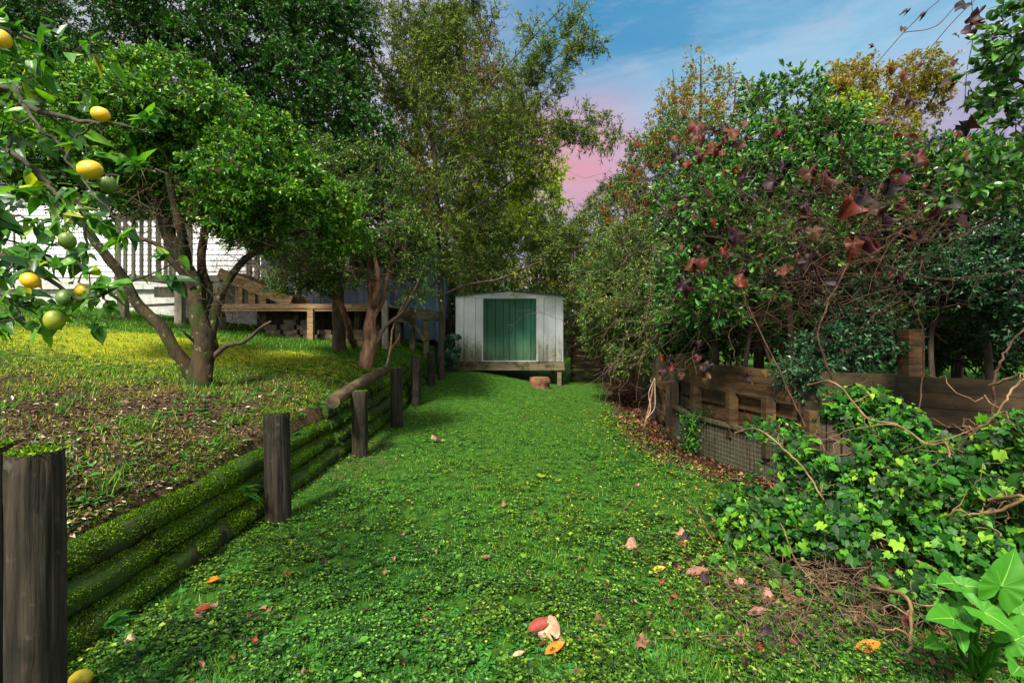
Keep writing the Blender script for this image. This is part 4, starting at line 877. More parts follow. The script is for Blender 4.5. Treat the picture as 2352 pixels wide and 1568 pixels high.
# whip sapling beside it
f = hit(886, 850); mbt = MB(); tubes(mbt, spline([f, P(897, 800, f[1]), P(903, 750, f[1]), P(930, 690, f[1]), P(945, 660, f[1])], 12), np.linspace(.022, .010, 12), 6, jitter=.2); tubes(mbt, spline([P(897, 800, f[1]), P(915, 778, f[1]), P(918, 765, f[1])], 6), np.linspace(.01, .004, 6), 5)
lm_ = MB(); pth = np.array([spline([P(903, 750, f[1]), P(915 + k * 6, 700 - k * 8, f[1])], 6) for k in range(5)]); foliage(lm_, mbt, pth, R2(77), 5, 8, .15, .04, leaf_t(.4))
rt = thing('sapling', 'thin bare sapling stem just right of the reddish trunk', 'tree', loc=tuple(f)); part(mbt, 'trunk', M['drytwig'], rt, True); part(lm_, 'crown', M['twig'], rt)
# dark tall tree behind
fd = np.array([-3.55, 9.9, .95])
tree('evergreen_tree', 'tall dark evergreen towering over the smaller bank trees', 'tree',
     [([fd, P(770, 600, 9.9), P(700, 400, 9.9), P(640, 200, 9.9), P(600, 0, 10)], .14, .06)],
     [blob(600, 130, 9.6, 200, 190, 1.8), blob(730, 260, 9.5, 150, 150, 1.6), blob(480, 40, 9.6, 190, 140, 1.8), blob(830, 350, 9.4, 85, 110, 1.3), blob(680, 360, 9.6, 150, 120, 1.5), blob(600, -120, 9.8, 220, 150, 1.8), blob(740, 60, 9.8, 110, 110, 1.2)],
     1150, 'dark', 'barkd', R2(3), .075, leaf_t(.5, .1, -.1), sprigs=8, leaves=14, sl=.36, gap=.18, gs=.7)
tree('broadleaf_tree', 'dark leafy tree at the far upper left with pale sky gaps', 'tree',
     [([np.array([-12.2, 8.8, 1.9]), P(-260, 500, 8.8), P(40, 250, 8.8), P(150, 100, 8.8)], .17, .05), ([P(-260, 500, 8.8), P(-120, 300, 8.8), P(-60, 100, 8.8)], .1, .03), ([P(40, 250, 8.8), P(220, 180, 8.6), P(300, 60, 8.6)], .07, .02)],
     [blob(230, 80, 8.6, 190, 110, 1.3), blob(40, 40, 8.6, 170, 120, 1.3), blob(60, 240, 8.6, 130, 110, 1.2), blob(270, 200, 8.4, 110, 90, 1.), blob(-120, 180, 8.6, 120, 200, 1.2), blob(200, 330, 9.0, 150, 60, 1.)],
     800, 'dark', 'barkd', R2(4), .062, leaf_t(.5, .1, -.1), sprigs=8, leaves=12, sl=.3, gap=.43, gs=1.3)
# T3 willow leaved tree
YW = 11.6
def T3(px, py, d=0): return P(px, py, YW + d)
fw = T3(1016, 800); fw[2] = float(H(fw[0] - .3, YW)) - .1
def spray(pts, n=10):  # extra twig targets along a hand drawn branch
    q = spline(pts, n * 3); return q + np.random.default_rng(5).normal(size=q.shape) * .12
br = [[T3(1180, 260), T3(1250, 150), T3(1330, 90), T3(1385, 95)], [T3(1200, 200), T3(1270, 90), T3(1340, 15)], [T3(1210, 300), T3(1290, 282), T3(1360, 275), T3(1432, 300)], [T3(1240, 250), T3(1290, 190), T3(1310, 130), T3(1340, 90)],
      [T3(1290, 560), T3(1350, 500), T3(1400, 440), T3(1430, 425)], [T3(1000, 100), T3(1060, 20), T3(1100, -60)], [T3(1290, 282), T3(1330, 310), T3(1400, 325)]]
ex = np.vstack([spray(b_) for b_ in br])
tree('willow_tree', 'slender airy tree with narrow leaves spreading over the shed roof', 'tree',
     [([fw, T3(1014, 700), T3(1008, 600), T3(1003, 480), T3(1000, 380), T3(985, 250), T3(965, 150), T3(940, 20), T3(930, -80)], .085, .03),
      ([T3(1002, 420), T3(1040, 330), T3(1080, 260), T3(1140, 180), T3(1230, 80), T3(1300, 10)], .045, .012),
      ([T3(1012, 680), T3(1070, 655), T3(1150, 640), T3(1230, 605), T3(1310, 580), T3(1390, 555)], .035, .008),
      ([T3(1010, 640), T3(950, 690), T3(900, 700)], .03, .01), ([T3(1005, 540), T3(1100, 470), T3(1200, 400), T3(1300, 330)], .035, .01),
      ([T3(990, 300), T3(900, 200), T3(830, 80), T3(790, -20)], .035, .01), ([T3(1000, 400), T3(920, 330), T3(870, 300)], .03, .01),
      ([T3(1180, 300), T3(1250, 285), T3(1320, 275), T3(1432, 298)], .016, .004), ([T3(1180, 200), T3(1270, 140), T3(1320, 100), T3(1390, 95)], .016, .004), ([T3(1230, 600), T3(1320, 540), T3(1400, 445)], .014, .004)],
     [blob(1050, 230, YW, 170, 180, 1.6), blob(900, 120, YW, 150, 130, 1.4), blob(1180, 330, YW, 110, 110, 1.1), blob(1100, 470, YW, 180, 110, 1.3), blob(1200, 560, YW + .3, 150, 70, 1.0), blob(1060, 590, YW - .2, 110, 90, 1.0), blob(1170, 120, YW, 90, 90, .9), blob(1300, 590, YW + .3, 70, 50, .7), blob(1000, 20, YW, 150, 90, 1.2), blob(1130, 640, YW + .6, 100, 25, .5)],
     900, 'willow', 'barkg', R2(5), .10, leaf_t(.22, .05, -.25), sprigs=7, leaves=11, sl=.36, gap=.42, gs=.8, S=10, extra=ex, tip_r=.005, twig_r=.003)
# conifers behind
tree('conifer', 'tall olive brown conifer behind the airy willow leaved tree', 'tree', [([P(1080, 760, 18), P(1080, 400, 18), P(1060, 100, 18), P(1055, 40, 18)], .25, .05)],
     [blob(1060, 120, 18, 85, 90, 1.5), blob(1090, 250, 18, 120, 120, 1.8), blob(1120, 380, 18, 130, 130, 2.), blob(1030, 420, 18, 140, 130, 2.), blob(1180, 300, 18, 70, 80, 1.2), blob(920, 350, 18, 80, 200, 1.5)], 620, 'olive', 'barkd', R2(6), .12, leaf_t(.35), sprigs=7, leaves=10, sl=.6, gap=.3, gs=.5, tip_r=.01, twig_r=.006)
tree('lime_green_tree', 'bright yellow green tree glowing through the branches above the shed', 'tree', [([P(1230, 760, 19), P(1230, 600, 19), P(1230, 460, 19)], .2, .05)],
     [blob(1235, 460, 15.5, 70, 90, 1.), blob(1120, 520, 19, 80, 130, 1.3), blob(1255, 420, 19, 40, 60, .8), blob(1040, 690, 19, 70, 80, 1.2)], 260, 'lime', 'barkd', R2(7), .13, leaf_t(.5), sprigs=7, leaves=10, sl=.6, gap=.3, gs=.6, tip_r=.01)
tree('boundary_hedge', 'dense green hedge right behind the white shed', 'hedge', [([P(1180, 800, 17), P(1180, 700, 17), P(1180, 620, 17)], .12, .05), ([P(1330, 800, 16.5), P(1330, 700, 16.5), P(1330, 620, 16.5)], .1, .05)],
     [blob(1100, 660, 17, 110, 110, 1.2), blob(1200, 630, 17, 110, 130, 1.2), blob(1300, 640, 16.6, 100, 130, 1.2), blob(1010, 700, 17.5, 60, 90, 1.), blob(1360, 560, 16.6, 60, 80, 1.), blob(1150, 560, 17.5, 170, 90, 1.), blob(1300, 760, 16.6, 90, 80, 1.), blob(1390, 680, 15.5, 60, 120, .8)], 800, 'hedge', 'barkd', R2(8), .085, leaf_t(.45), sprigs=8, leaves=12, sl=.4, gap=.1, gs=.8)
# ---- right side
tree('flowering_shrub', 'big shrub with rust brown seed heads beside the shed', 'shrub', [([np.array([3.9, 11.2, .5]), P(1500, 620, 11.2), P(1490, 450, 11.2)], .1, .03), ([np.array([3.2, 11.2, .2]), P(1430, 700, 11.2), P(1420, 560, 11.2)], .07, .03)],
     [blob(1440, 520, 10.9, 80, 110, 1.1), blob(1510, 420, 10.9, 100, 110, 1.2), blob(1560, 340, 11, 80, 80, 1.), blob(1400, 640, 10.7, 85, 90, .9), blob(1500, 600, 10.6, 110, 120, 1.1)], 520, 'hedge', 'barkd', R2(9), .062, leaf_t(.4), sprigs=8, leaves=12, sl=.3, gap=.22, gs=1.)
# rust seed heads as part of the shrub
rh = MB(); q = np.array([P(*c) for c in [(1510, 340, 10.2), (1540, 380, 10.1), (1500, 420, 10.1), (1590, 300, 10.3), (1470, 470, 10), (1460, 540, 10), (1440, 500, 10.1), (1550, 430, 10), (1400, 650, 9.9), (1480, 380, 10.2), (1620, 270, 10.4), (1525, 300, 10.3), (1400, 560, 10)]])
q = np.repeat(q, 9, 0) + rng.normal(size=(len(q) * 9, 3)) * np.array([.34, .25, .34]); paq = np.stack([q + (0, 0, -.2) * (1 - t) for t in np.linspace(0, 1, 6)[:, None]], 1) if False else np.array([[c + (0, 0, -.2 * (1 - t)) for t in np.linspace(0, 1, 6)] for c in q])
foliage(rh, None, paq, R2(10), 8, 14, .16, .03, leaf_s(.4)); sh = bpy.data.objects['flowering_shrub']; part(rh, 'seed_heads', M['rust'], sh)
tree('drooping_shrub', 'dark glossy shrub drooping over the far part of the fence', 'shrub', [([np.array([3.5, 9.2, .5]), P(1560, 700, 9.1), P(1530, 600, 9.1)], .08, .03)],
     [blob(1470, 700, 9.0, 100, 95, .9), blob(1540, 760, 8.7, 85, 60, .7), blob(1400, 700, 9.2, 60, 80, .7), blob(1580, 620, 8.9, 100, 100, 1.), blob(1440, 600, 9.3, 80, 100, .9), blob(1400, 770, 9.8, 60, 50, .6), blob(1480, 815, 8.9, 75, 45, .5), blob(1600, 720, 8.4, 70, 70, .6)], 720, 'hedge', 'barkd', R2(11), .058, leaf_t(.34), sprigs=8, leaves=12, sl=.26, gap=.22, gs=1.1, up=.3)
YB = 6.9
def TB(px, py, d=0): return P(px, py, YB + d)
def tf(px, Y, dz=-.1): p = P(px, 800, Y); p[2] = float(H(p[0], Y)) + dz; return p
tree('pittosporum_shrub', 'wide shrub with whorls of glossy green leaves leaning over the fence', 'shrub',
     [([tf(1740, 6.9), TB(1742, 700), TB(1720, 600), TB(1700, 480), TB(1720, 380), TB(1760, 300)], .075, .03), ([tf(1640, 7.4), TB(1640, 720, .4), TB(1636, 620, .4), TB(1620, 500, .3)], .09, .03), ([tf(1825, 6.5), TB(1810, 700, -.3), TB(1790, 600, -.3), TB(1840, 470), TB(1900, 380)], .05, .02), ([tf(1700, 6.3), TB(1730, 740, -.5), TB(1770, 830, -.5)], .03, .02), ([TB(1720, 600), TB(1640, 560, -.4), TB(1560, 540, -.6)], .035, .01)],
     [blob(1640, 480, YB, 130, 130, 1.0), blob(1760, 340, YB, 160, 100, 1.0), blob(1880, 350, YB, 140, 70, 1.), blob(1620, 640, YB - .4, 110, 60, .7), blob(1780, 460, YB + .3, 160, 110, .9), blob(1960, 420, YB + .2, 130, 90, .9), blob(2080, 390, YB, 90, 55, .8), blob(1730, 620, YB - .8, 60, 60, .4), blob(1800, 220, YB + .2, 90, 40, .5), blob(1560, 560, YB, 70, 110, .8), blob(2180, 420, YB, 90, 80, .9), blob(1650, 470, 5.2, 80, 60, .3), blob(1610, 580, 5.2, 60, 60, .3), blob(1730, 690, 4.9, 45, 40, .2), blob(1800, 400, 5.3, 120, 50, .35), blob(1740, 560, 5.0, 60, 40, .25), blob(1960, 390, 5.2, 100, 50, .3), blob(1650, 700, 5.2, 60, 40, .3), blob(1560, 690, 6, 60, 60, .4), blob(1900, 560, 5.0, 70, 25, .2)],
     1250, 'whorl', 'bark1', R2(12), .070, leaf_o(.38, .06, -.2), sprigs=6, leaves=9, sl=.2, gap=.34, gs=1.3, a=.9, b=.7, along=.35, up=.4)
tree('gold_tipped_tree', 'golden brown leaved tree sticking up above the right hand shrubs', 'tree', [([P(1620, 800, 13), P(1620, 500, 13), P(1610, 300, 13), P(1610, 130, 13)], .12, .015), ([P(1620, 400, 13), P(1560, 280, 13), P(1545, 160, 13)], .05, .01), ([P(1620, 400, 13), P(1680, 280, 13), P(1690, 180, 13)], .05, .01), ([P(1600, 400, 13), P(1530, 330, 13), P(1515, 260, 13)], .05, .01)],
     [blob(1610, 210, 13, 45, 95, .6), blob(1670, 240, 13, 60, 80, .8), blob(1570, 250, 13, 55, 70, .7), blob(1525, 280, 13, 30, 55, .5)], 170, 'gold', 'barkg', R2(13), .085, leaf_t(.55), sprigs=4, leaves=6, sl=.35, gap=.3, gs=1.5, b=.9)
tree('golden_cypress', 'rounded yellow green cypress behind the shrubs, left of the pair', 'tree', [([P(1950, 760, 20), P(1955, 400, 20), P(1955, 200, 20)], .2, .05)],
     [blob(1955, 200, 20, 48, 58, 1.2), blob(1975, 270, 20, 60, 60, 1.3), blob(1920, 240, 20, 40, 60, 1.), blob(1960, 360, 20, 90, 90, 1.6)], 300, 'gold', 'barkd', R2(14), .13, leaf_t(.5), sprigs=7, leaves=10, sl=.5, gap=.25, gs=.6)
tree('golden_broadleaf', 'open yellow green tree with pale forked trunk, right of the round cypress', 'tree', [([P(2108, 760, 17), P(2105, 400, 17), P(2100, 280, 17), P(2090, 220, 17)], .11, .04), ([P(2100, 280, 17), P(2140, 230, 17), P(2160, 180, 17)], .06, .02)],
     [blob(2100, 170, 17, 60, 40, 1.0), blob(2060, 230, 17, 40, 40, .8), blob(2140, 220, 17, 40, 50, .8), blob(2060, 310, 17, 50, 40, .8)], 150, 'gold', 'barkg', R2(15), .11, leaf_t(.5), sprigs=6, leaves=8, sl=.4, gap=.35, gs=.9)
tree('lime_shrub', 'bright lime green sprays of leaves at the top of the shrubbery', 'shrub', [([tf(1960, 8.2), P(1960, 500, 8.2), P(1950, 330, 8.2)], .05, .02)],
     [blob(1930, 260, 7.6, 85, 30, .5), blob(1980, 300, 7.6, 60, 30, .4), blob(1880, 300, 7.6, 60, 30, .4)], 60, 'lime', 'barkg', R2(16), .075, leaf_o(.35), sprigs=5, leaves=9, sl=.22, gap=.2, gs=1.3, along=.5)
tree('dark_bush', 'deep green bush filling the shade behind the right hand fence', 'shrub', [([tf(1950, 9.5), P(1950, 600, 9.5), P(1940, 450, 9.5)], .1, .03), ([tf(2200, 8.5), P(2200, 600, 8.5), P(2200, 450, 8.5)], .1, .03)],
     [blob(1700, 620, 10, 170, 150, 1.1), blob(1900, 560, 9.5, 180, 150, 1.1), blob(2080, 600, 8.8, 160, 180, 1.1), blob(2260, 620, 8., 150, 170, 1.), blob(1850, 740, 9.5, 250, 70, 1.), blob(2350, 500, 7.5, 120, 200, 1.)], 1100, 'dark', 'barkd', R2(17), .08, leaf_t(.45), sprigs=8, leaves=11, sl=.34, gap=.2, gs=1.)
tree('privet_shrub', 'bluish green privet hanging over the fence at the right edge', 'shrub', [([tf(2150, 4.95), P(2140, 760, 4.95), P(2200, 720, 4.9), P(2300, 650, 4.8)], .03, .015), ([tf(2280, 4.9), P(2260, 700, 4.9), P(2240, 620, 4.9)], .04, .02)],
     [blob(2260, 640, 4.7, 110, 75, .5), blob(2150, 640, 4.9, 70, 60, .4), blob(2330, 560, 4.6, 80, 60, .5), blob(1900, 800, 5.0, 60, 50, .25), blob(1850, 850, 4.75, 45, 45, .2), blob(2330, 740, 4.6, 60, 70, .4), blob(1960, 700, 5.2, 60, 60, .3), blob(2020, 780, 5.0, 60, 60, .3)], 560, 'blue', 'barkg', R2(18), .050, leaf_t(.5), sprigs=5, leaves=10, sl=.18, gap=.25, gs=2, up=.7)
tree('understorey', 'low leafy undergrowth crowding up to the back of the fence', 'shrub', [([tf(1900, 6.8), P(1900, 700, 6.8), P(1900, 640, 6.8)], .03, .01), ([tf(2200, 5.6), P(2200, 700, 5.6), P(2200, 640, 5.6)], .03, .01)],
     [blob(1700, 760, 7.6, 130, 70, .7), blob(1900, 780, 6.9, 140, 60, .6), blob(2100, 770, 6.0, 150, 70, .5), blob(2300, 780, 5.4, 150, 80, .5), blob(2200, 640, 6.4, 150, 110, .7), blob(1580, 780, 8.6, 80, 70, .7)], 620, 'dark', 'barkd', R2(117), .06, leaf_t(.45), sprigs=8, leaves=11, sl=.26, gap=.25, gs=1.3)
tree('climber_mass', 'leafy climber piled over the shrubs towards the upper right', 'shrub', [([tf(2150, 6.2), P(2150, 500, 6.2), P(2150, 360, 6.2)], .04, .02)],
     [blob(2100, 390, 6.2, 110, 55, .8), blob(2230, 400, 5.8, 130, 60, .8), blob(2000, 380, 6.6, 90, 50, .7), blob(2160, 460, 6.0, 170, 90, .8), blob(2320, 480, 5.4, 120, 110, .8), blob(1960, 540, 6.4, 150, 80, .7)], 620, 'whorl', 'barkd', R2(118), .06, leaf_o(.42, .06, -.2), sprigs=7, leaves=9, sl=.2, gap=.30, gs=1.3)
# overhanging branch at upper right
tree('overhanging_tree', 'near branch with large rounded green leaves entering at upper right', 'tree', [([np.array([4.6, 3.2, .6]), P(2650, 500, 3.2), P(2560, 250, 3.0), P(2500, 50, 3.), P(2440, -80, 3.)], .09, .03), ([P(2560, 250, 3.0), P(2420, 220, 2.8), P(2330, 180, 2.8)], .03, .008), ([P(2600, 420, 3.1), P(2450, 400, 2.9), P(2300, 420, 2.9), P(2220, 460, 2.9)], .025, .006)],
     [blob(2330, 70, 2.7, 70, 75, .25), blob(2270, 130, 2.8, 50, 60, .2), blob(2330, 230, 2.8, 60, 80, .25), blob(2300, 380, 2.9, 80, 60, .3), blob(2420, 100, 2.8, 70, 180, .4), blob(2420, 350, 2.9, 90, 120, .4), blob(2240, 430, 3.0, 60, 40, .25)], 130, 'whorl', 'barkg', R2(19), .052, leaf_o(.58, .08, -.2), sprigs=3, leaves=6, sl=.14, gap=.38, gs=4, tip_r=.003, along=.9)
# far fill beyond everything
for i, (px, Y, w, h, mt, lab) in enumerate([(1450, 26, 260, 190, 'olive', 'distant brownish trees beyond the shed and shrubs'), (2200, 22, 330, 140, 'dark', 'distant dark trees behind the right hand shrubbery'), (350, 24, 520, 330, 'dark', 'distant dark tree line rising behind the house'), (880, 24, 260, 420, 'hedge', 'tall distant green trees between house and shed')]):
    tree('background_tree', lab, 'tree', [([P(px, 790, Y), P(px, 700, Y), P(px, 760 - h * .7, Y)], .3, .1)], [blob(px, 760 - h * .45, Y, w * .6, h * .55, 2.), blob(px - w * .6, 760 - h * .3, Y, w * .5, h * .4, 2.), blob(px + w * .6, 760 - h * .3, Y, w * .5, h * .4, 2.)], 480, mt, 'barkd', R2(30 + i), .2, leaf_t(.5), sprigs=7, leaves=9, sl=1.0, gap=.25, gs=.35, tip_r=.015)

# ------------------------------------------------------------------ grape vine tangle with autumn leaves
vine = thing('grape_vine', 'bare tangled vine stems with big red and brown autumn leaves', 'vine', loc=tuple(hit(1840, 900)))
vr = R2(40); m = MB()
def wander(a, b, r, K=26, w=.18, sag=.2):
    t = np.linspace(0, 1, K)[:, None]; base_ = a + (b - a) * t; ln = np.linalg.norm(b - a)
    n = 0
    for f_, am in ((2, 1), (5, .45), (11, .18)):
        ph = r.random(3) * 6.28; n = n + np.sin(t * f_ * 1.7 * np.pi + ph) * am * r.normal(size=3)
    env = np.minimum(1, np.minimum(t, 1 - t) * 6); return base_ + n * w * ln * .25 * env - np.array([0, 0, 1]) * np.sin(t * np.pi) * sag * ln
starts = []
for i in range(230):
    Yv = vr.uniform(4.3, 6.2); a = P(vr.uniform(1560, 2250), vr.uniform(380, 700), Yv); b = P(vr.uniform(1600, 2400), vr.uniform(420, 760), Yv + vr.uniform(-.6, .4))
    q = wander(a, b, vr, w=.25, sag=vr.uniform(-.05, .2)); r0 = vr.uniform(.0015, .0045); tubes(m, q, np.linspace(r0, r0 * .5, 26), 4)
for (pts, r0) in (([P(1930, 905, 4.2), P(1880, 760, 4.3), P(1950, 600, 4.6), P(1980, 520, 4.8), P(2050, 380, 5)], .014), ([P(1850, 980, 4.1), P(1790, 850, 4.4), P(1730, 730, 4.7), P(1700, 640, 4.9), P(1716, 560, 5.)], .010), ([P(1690, 830, 5), P(1680, 760, 5), P(1760, 700, 5), P(1860, 640, 5)], .008),
                  ([P(2352, 620, 4), P(2150, 640, 4.3), P(2000, 590, 4.5), P(1850, 470, 4.7)], .008), ([P(2352, 470, 3.6), P(2250, 520, 3.9), P(2130, 590, 4.2), P(2110, 640, 4.2)], .01), ([P(1600, 860, 5.2), P(1595, 800, 5.2), P(1640, 700, 5.4), P(1700, 600, 5.4)], .007),
                  ([P(2110, 1000, 3.6), P(2120, 760, 4.1), P(2060, 640, 4.3)], .008), ([P(2280, 960, 3.1), P(2290, 860, 3.1), P(2330, 780, 3.1), P(2420, 700, 3.1)], .013)):
    q = spline(pts, 26); q = q + vr.normal(size=q.shape) * .006; tubes(m, q, np.linspace(r0 * .75, r0 * .35, 26), 6)
# thin stems trailing from above at upper right
hang = [[P(2352, 20, 3.), P(2230, -10, 3.), P(2150, 60, 3.), P(2075, 75, 3.1)], [P(2260, -20, 2.9), P(2180, 60, 2.9), P(2110, 150, 3.), P(2085, 215, 3.)], [P(2230, -20, 2.9), P(2235, 80, 2.9), P(2220, 170, 2.9), P(2215, 260, 2.9)], [P(2170, -10, 3.), P(2090, 60, 3.05), P(2010, 150, 3.1)]]
for h_ in hang: q = spline(h_, 24); tubes(m, q, np.full(24, .0025), 4)
ft = MB()
for i in range(330):
    Yv = vr.uniform(5.0, 6.6); px_ = vr.uniform(1420, 2300); a = P(px_, vr.uniform(380, 820), Yv); an = vr.normal() * .6 + (2.3 if px_ < 1700 else .3); ln_ = vr.uniform(.5, 1.5)
    e = a + ln_ * np.array([math.cos(an), vr.normal() * .2, -abs(math.sin(an)) * .8]); q = wander(a, e, vr, 16, .22, vr.uniform(-.1, .15)); r0 = vr.uniform(.0012, .0032); tubes(m, q, np.linspace(r0, r0 * .4, 16), 4, mi=1)
    if vr.random() < .6:
        k_ = vr.integers(5, 12); e2 = q[k_] + vr.normal(size=3) * .22; tubes(m, wander(q[k_], e2, vr, 8, .2, 0), np.linspace(r0 * .6, .0008, 8), 3, mi=1)
part(m, 'stems', [M['vine'], M['deadtwig']], vine, True)
gl = leaf_polar(GRAPE, 26, 3, lambda x, y, t, k: .10 * math.sin(t * 5) * k * k + .16 * abs(y) - .30 * x * x - .1 * y * y, .05)
gl2 = leaf_polar(GRAPE, 26, 3, lambda x, y, t, k: .22 * math.sin(t * 3 + 1) * k * k - .55 * y * y - .2 * x + .15 * x * x, .08, 3)
lv = MB()
spots = [(1610, 600, 5, 30), (1690, 540, 5, 34), (1630, 540, 5, 30), (1805, 618, 4.6, 32), (1855, 602, 4.6, 30), (1570, 655, 5, 30), (1700, 645, 4.6, 26), (1590, 605, 5, 32), (1660, 575, 4.7, 18), (1900, 405, 5, 40), (1960, 460, 4.6, 44), (1990, 440, 4.6, 38), (1860, 395, 5, 32), (2110, 360, 4.4, 40), (2080, 310, 4.4, 40), (2070, 400, 4.4, 34), (2190, 460, 4, 44), (2160, 470, 4, 30),
         (2210, 505, 3.8, 34), (1780, 415, 5, 34), (1720, 390, 5, 26), (2020, 480, 4.5, 32), (2040, 495, 4.5, 28), (1960, 560, 4.5, 38), (2000, 555, 4.5, 34), (1800, 380, 5, 28), (1840, 500, 4.6, 22), (1600, 290, 6, 30), (1680, 300, 6, 28), (1640, 340, 6, 30), (1550, 320, 6.2, 26), (1870, 530, 4.6, 26), (1925, 645, 4.5, 24), (2050, 420, 4.4, 30),
         (2250, 30, 2.8, 26), (2240, 50, 2.8, 24), (2215, 10, 2.8, 28), (2230, 70, 2.8, 24), (2083, 25, 3, 14), (2120, 32, 3, 14), (2075, 65, 3, 12), (2193, 140, 2.9, 16), (2185, 185, 2.9, 22), (2050, 155, 3., 14), (2080, 170, 3, 18), (2110, 145, 3, 16), (2095, 230, 3, 22), (2060, 220, 3, 20), (2005, 125, 3.1, 8), (2003, 105, 3.1, 8), (2170, 235, 3, 10), (2290, 245, 3, 26), (2240, 275, 3, 30), (2210, 290, 3, 28), (2310, 240, 3, 22), (2195, 80, 2.9, 12),
         (1522, 852, 5.6, 16), (1545, 840, 5.6, 16), (1540, 825, 5.6, 11), (1520, 820, 5.6, 11), (1600, 785, 5.2, 18), (1603, 820, 5.2, 16), (1620, 850, 5, 26), (1625, 840, 5, 24), (1720, 862, 5, 16), (1727, 880, 5, 16), (1565, 860, 5.5, 16)]
for i in range(420): spots.append((vr.uniform(1540, 2320), vr.uniform(270, 640), vr.uniform(4.7, 6.3), 5 + 17 * vr.random() ** 2))
for i, (px, py, Y, s) in enumerate(spots):
    g_ = gl if vr.random() < .4 else gl2; X = unit(np.array([vr.normal() * .9, -.25, -.7 + vr.normal() * .4])); Z = np.array([vr.normal() * .5, -1, .7 + vr.normal() * .5])
    inst(lv, g_[0], g_[1], [P(px, py, Y)], [X], [Z], np.array([[1, vr.uniform(.5, 1), vr.uniform(.8, 2.4)]]) * s * .85 * Y / F)
part(lv, 'leaves', M['autumn'], vine, True)

# ------------------------------------------------------------------ ivy mound and dead twigs
ivy = thing('ivy_bush', 'dense ivy mound with pale woody stems in front of the fence', 'ivy', loc=(2.6, 3.2, 0))
ir = R2(50); iv = leaf_polar(IVY, 16, 2, lambda x, y, t, k: .16 * abs(y) - .14 * x * x - .1 * y * y, 0); lm_ = MB(); sm_ = MB()
ib = [blob(1990, 1000, 3.7, 120, 80, .45), blob(2060, 1110, 3.35, 200, 110, .45), blob(1870, 1110, 3.5, 130, 90, .4), blob(2220, 1130, 3.0, 170, 110, .5), blob(1800, 1210, 3.2, 130, 75, .4), blob(2000, 1230, 2.95, 170, 90, .4), blob(2240, 1260, 2.7, 150, 80, .4), blob(2330, 1080, 2.8, 90, 120, .4), blob(1770, 1000, 4.1, 60, 40, .3), blob(1715, 1240, 3.3, 60, 50, .3), blob(2300, 1010, 3.0, 60, 60, .3)]
def on_blobs(ib, n, r, lo=.5):
    vol = np.array([b_[1][0] * b_[1][2] for b_ in ib]); c = (vol / vol.sum() * n).astype(int); O = []; D = []
    for (cc, rd), k in zip(ib, c):
        u = runit(k, r); u[:, 1] = -np.abs(u[:, 1]) * .9 + .25 * (u[:, 1] > 0) * 0; u[:, 2] = np.where(u[:, 2] < -.3, -u[:, 2], u[:, 2]); rad = (lo + (1.22 - lo) * r.random(k) ** .8)[:, None]; O.append(cc + u * rad * np.array(rd)); D.append(u)
    return np.concatenate(O), np.concatenate(D)
ib += [blob(1690, 1180, 3.5, 60, 60, .25), blob(1700, 1310, 3.1, 70, 50, .2), blob(1960, 930, 3.8, 80, 50, .3), blob(1900, 1330, 2.8, 120, 50, .2), blob(2150, 1360, 2.5, 120, 60, .2), blob(2340, 1180, 2.5, 60, 80, .25)]
pos, dr = on_blobs(ib, 12500, ir); k = (pos[:, 2] > H(pos[:, 0], pos[:, 1]) + .02) & (vnoise(pos * 5.5, 3) > .36); pos, dr = pos[k], dr[k]; n = len(pos)
X = unit(np.stack([ir.normal(size=n) * .7, ir.normal(size=n) * .35 - .3, -.45 + ir.normal(size=n) * .5], -1)); Z = dr * .7 + np.array([0, -.2, .75]) + runit(n, ir) * .45
iv2 = leaf_polar({0: 1, 25: .66, 50: .66, 80: .5, 120: .52, 155: .42, 180: .06}, 16, 2, lambda x, y, t, k: .2 * abs(y) - .2 * x * x - .1 * y * y + .05 * math.sin(t * 4), 0)
X = unit(X + np.array([0, 0, 0])); szz = .040 * (.45 + 1.15 * ir.random(n) ** 1.8); hf = ir.random(n) < .5
inst(lm_, iv[0], iv[1], pos[hf], X[hf], Z[hf], szz[hf]); inst(lm_, iv2[0], iv2[1], pos[~hf], X[~hf], Z[~hf], szz[~hf])
part(lm_, 'foliage', M['ivy'], ivy)
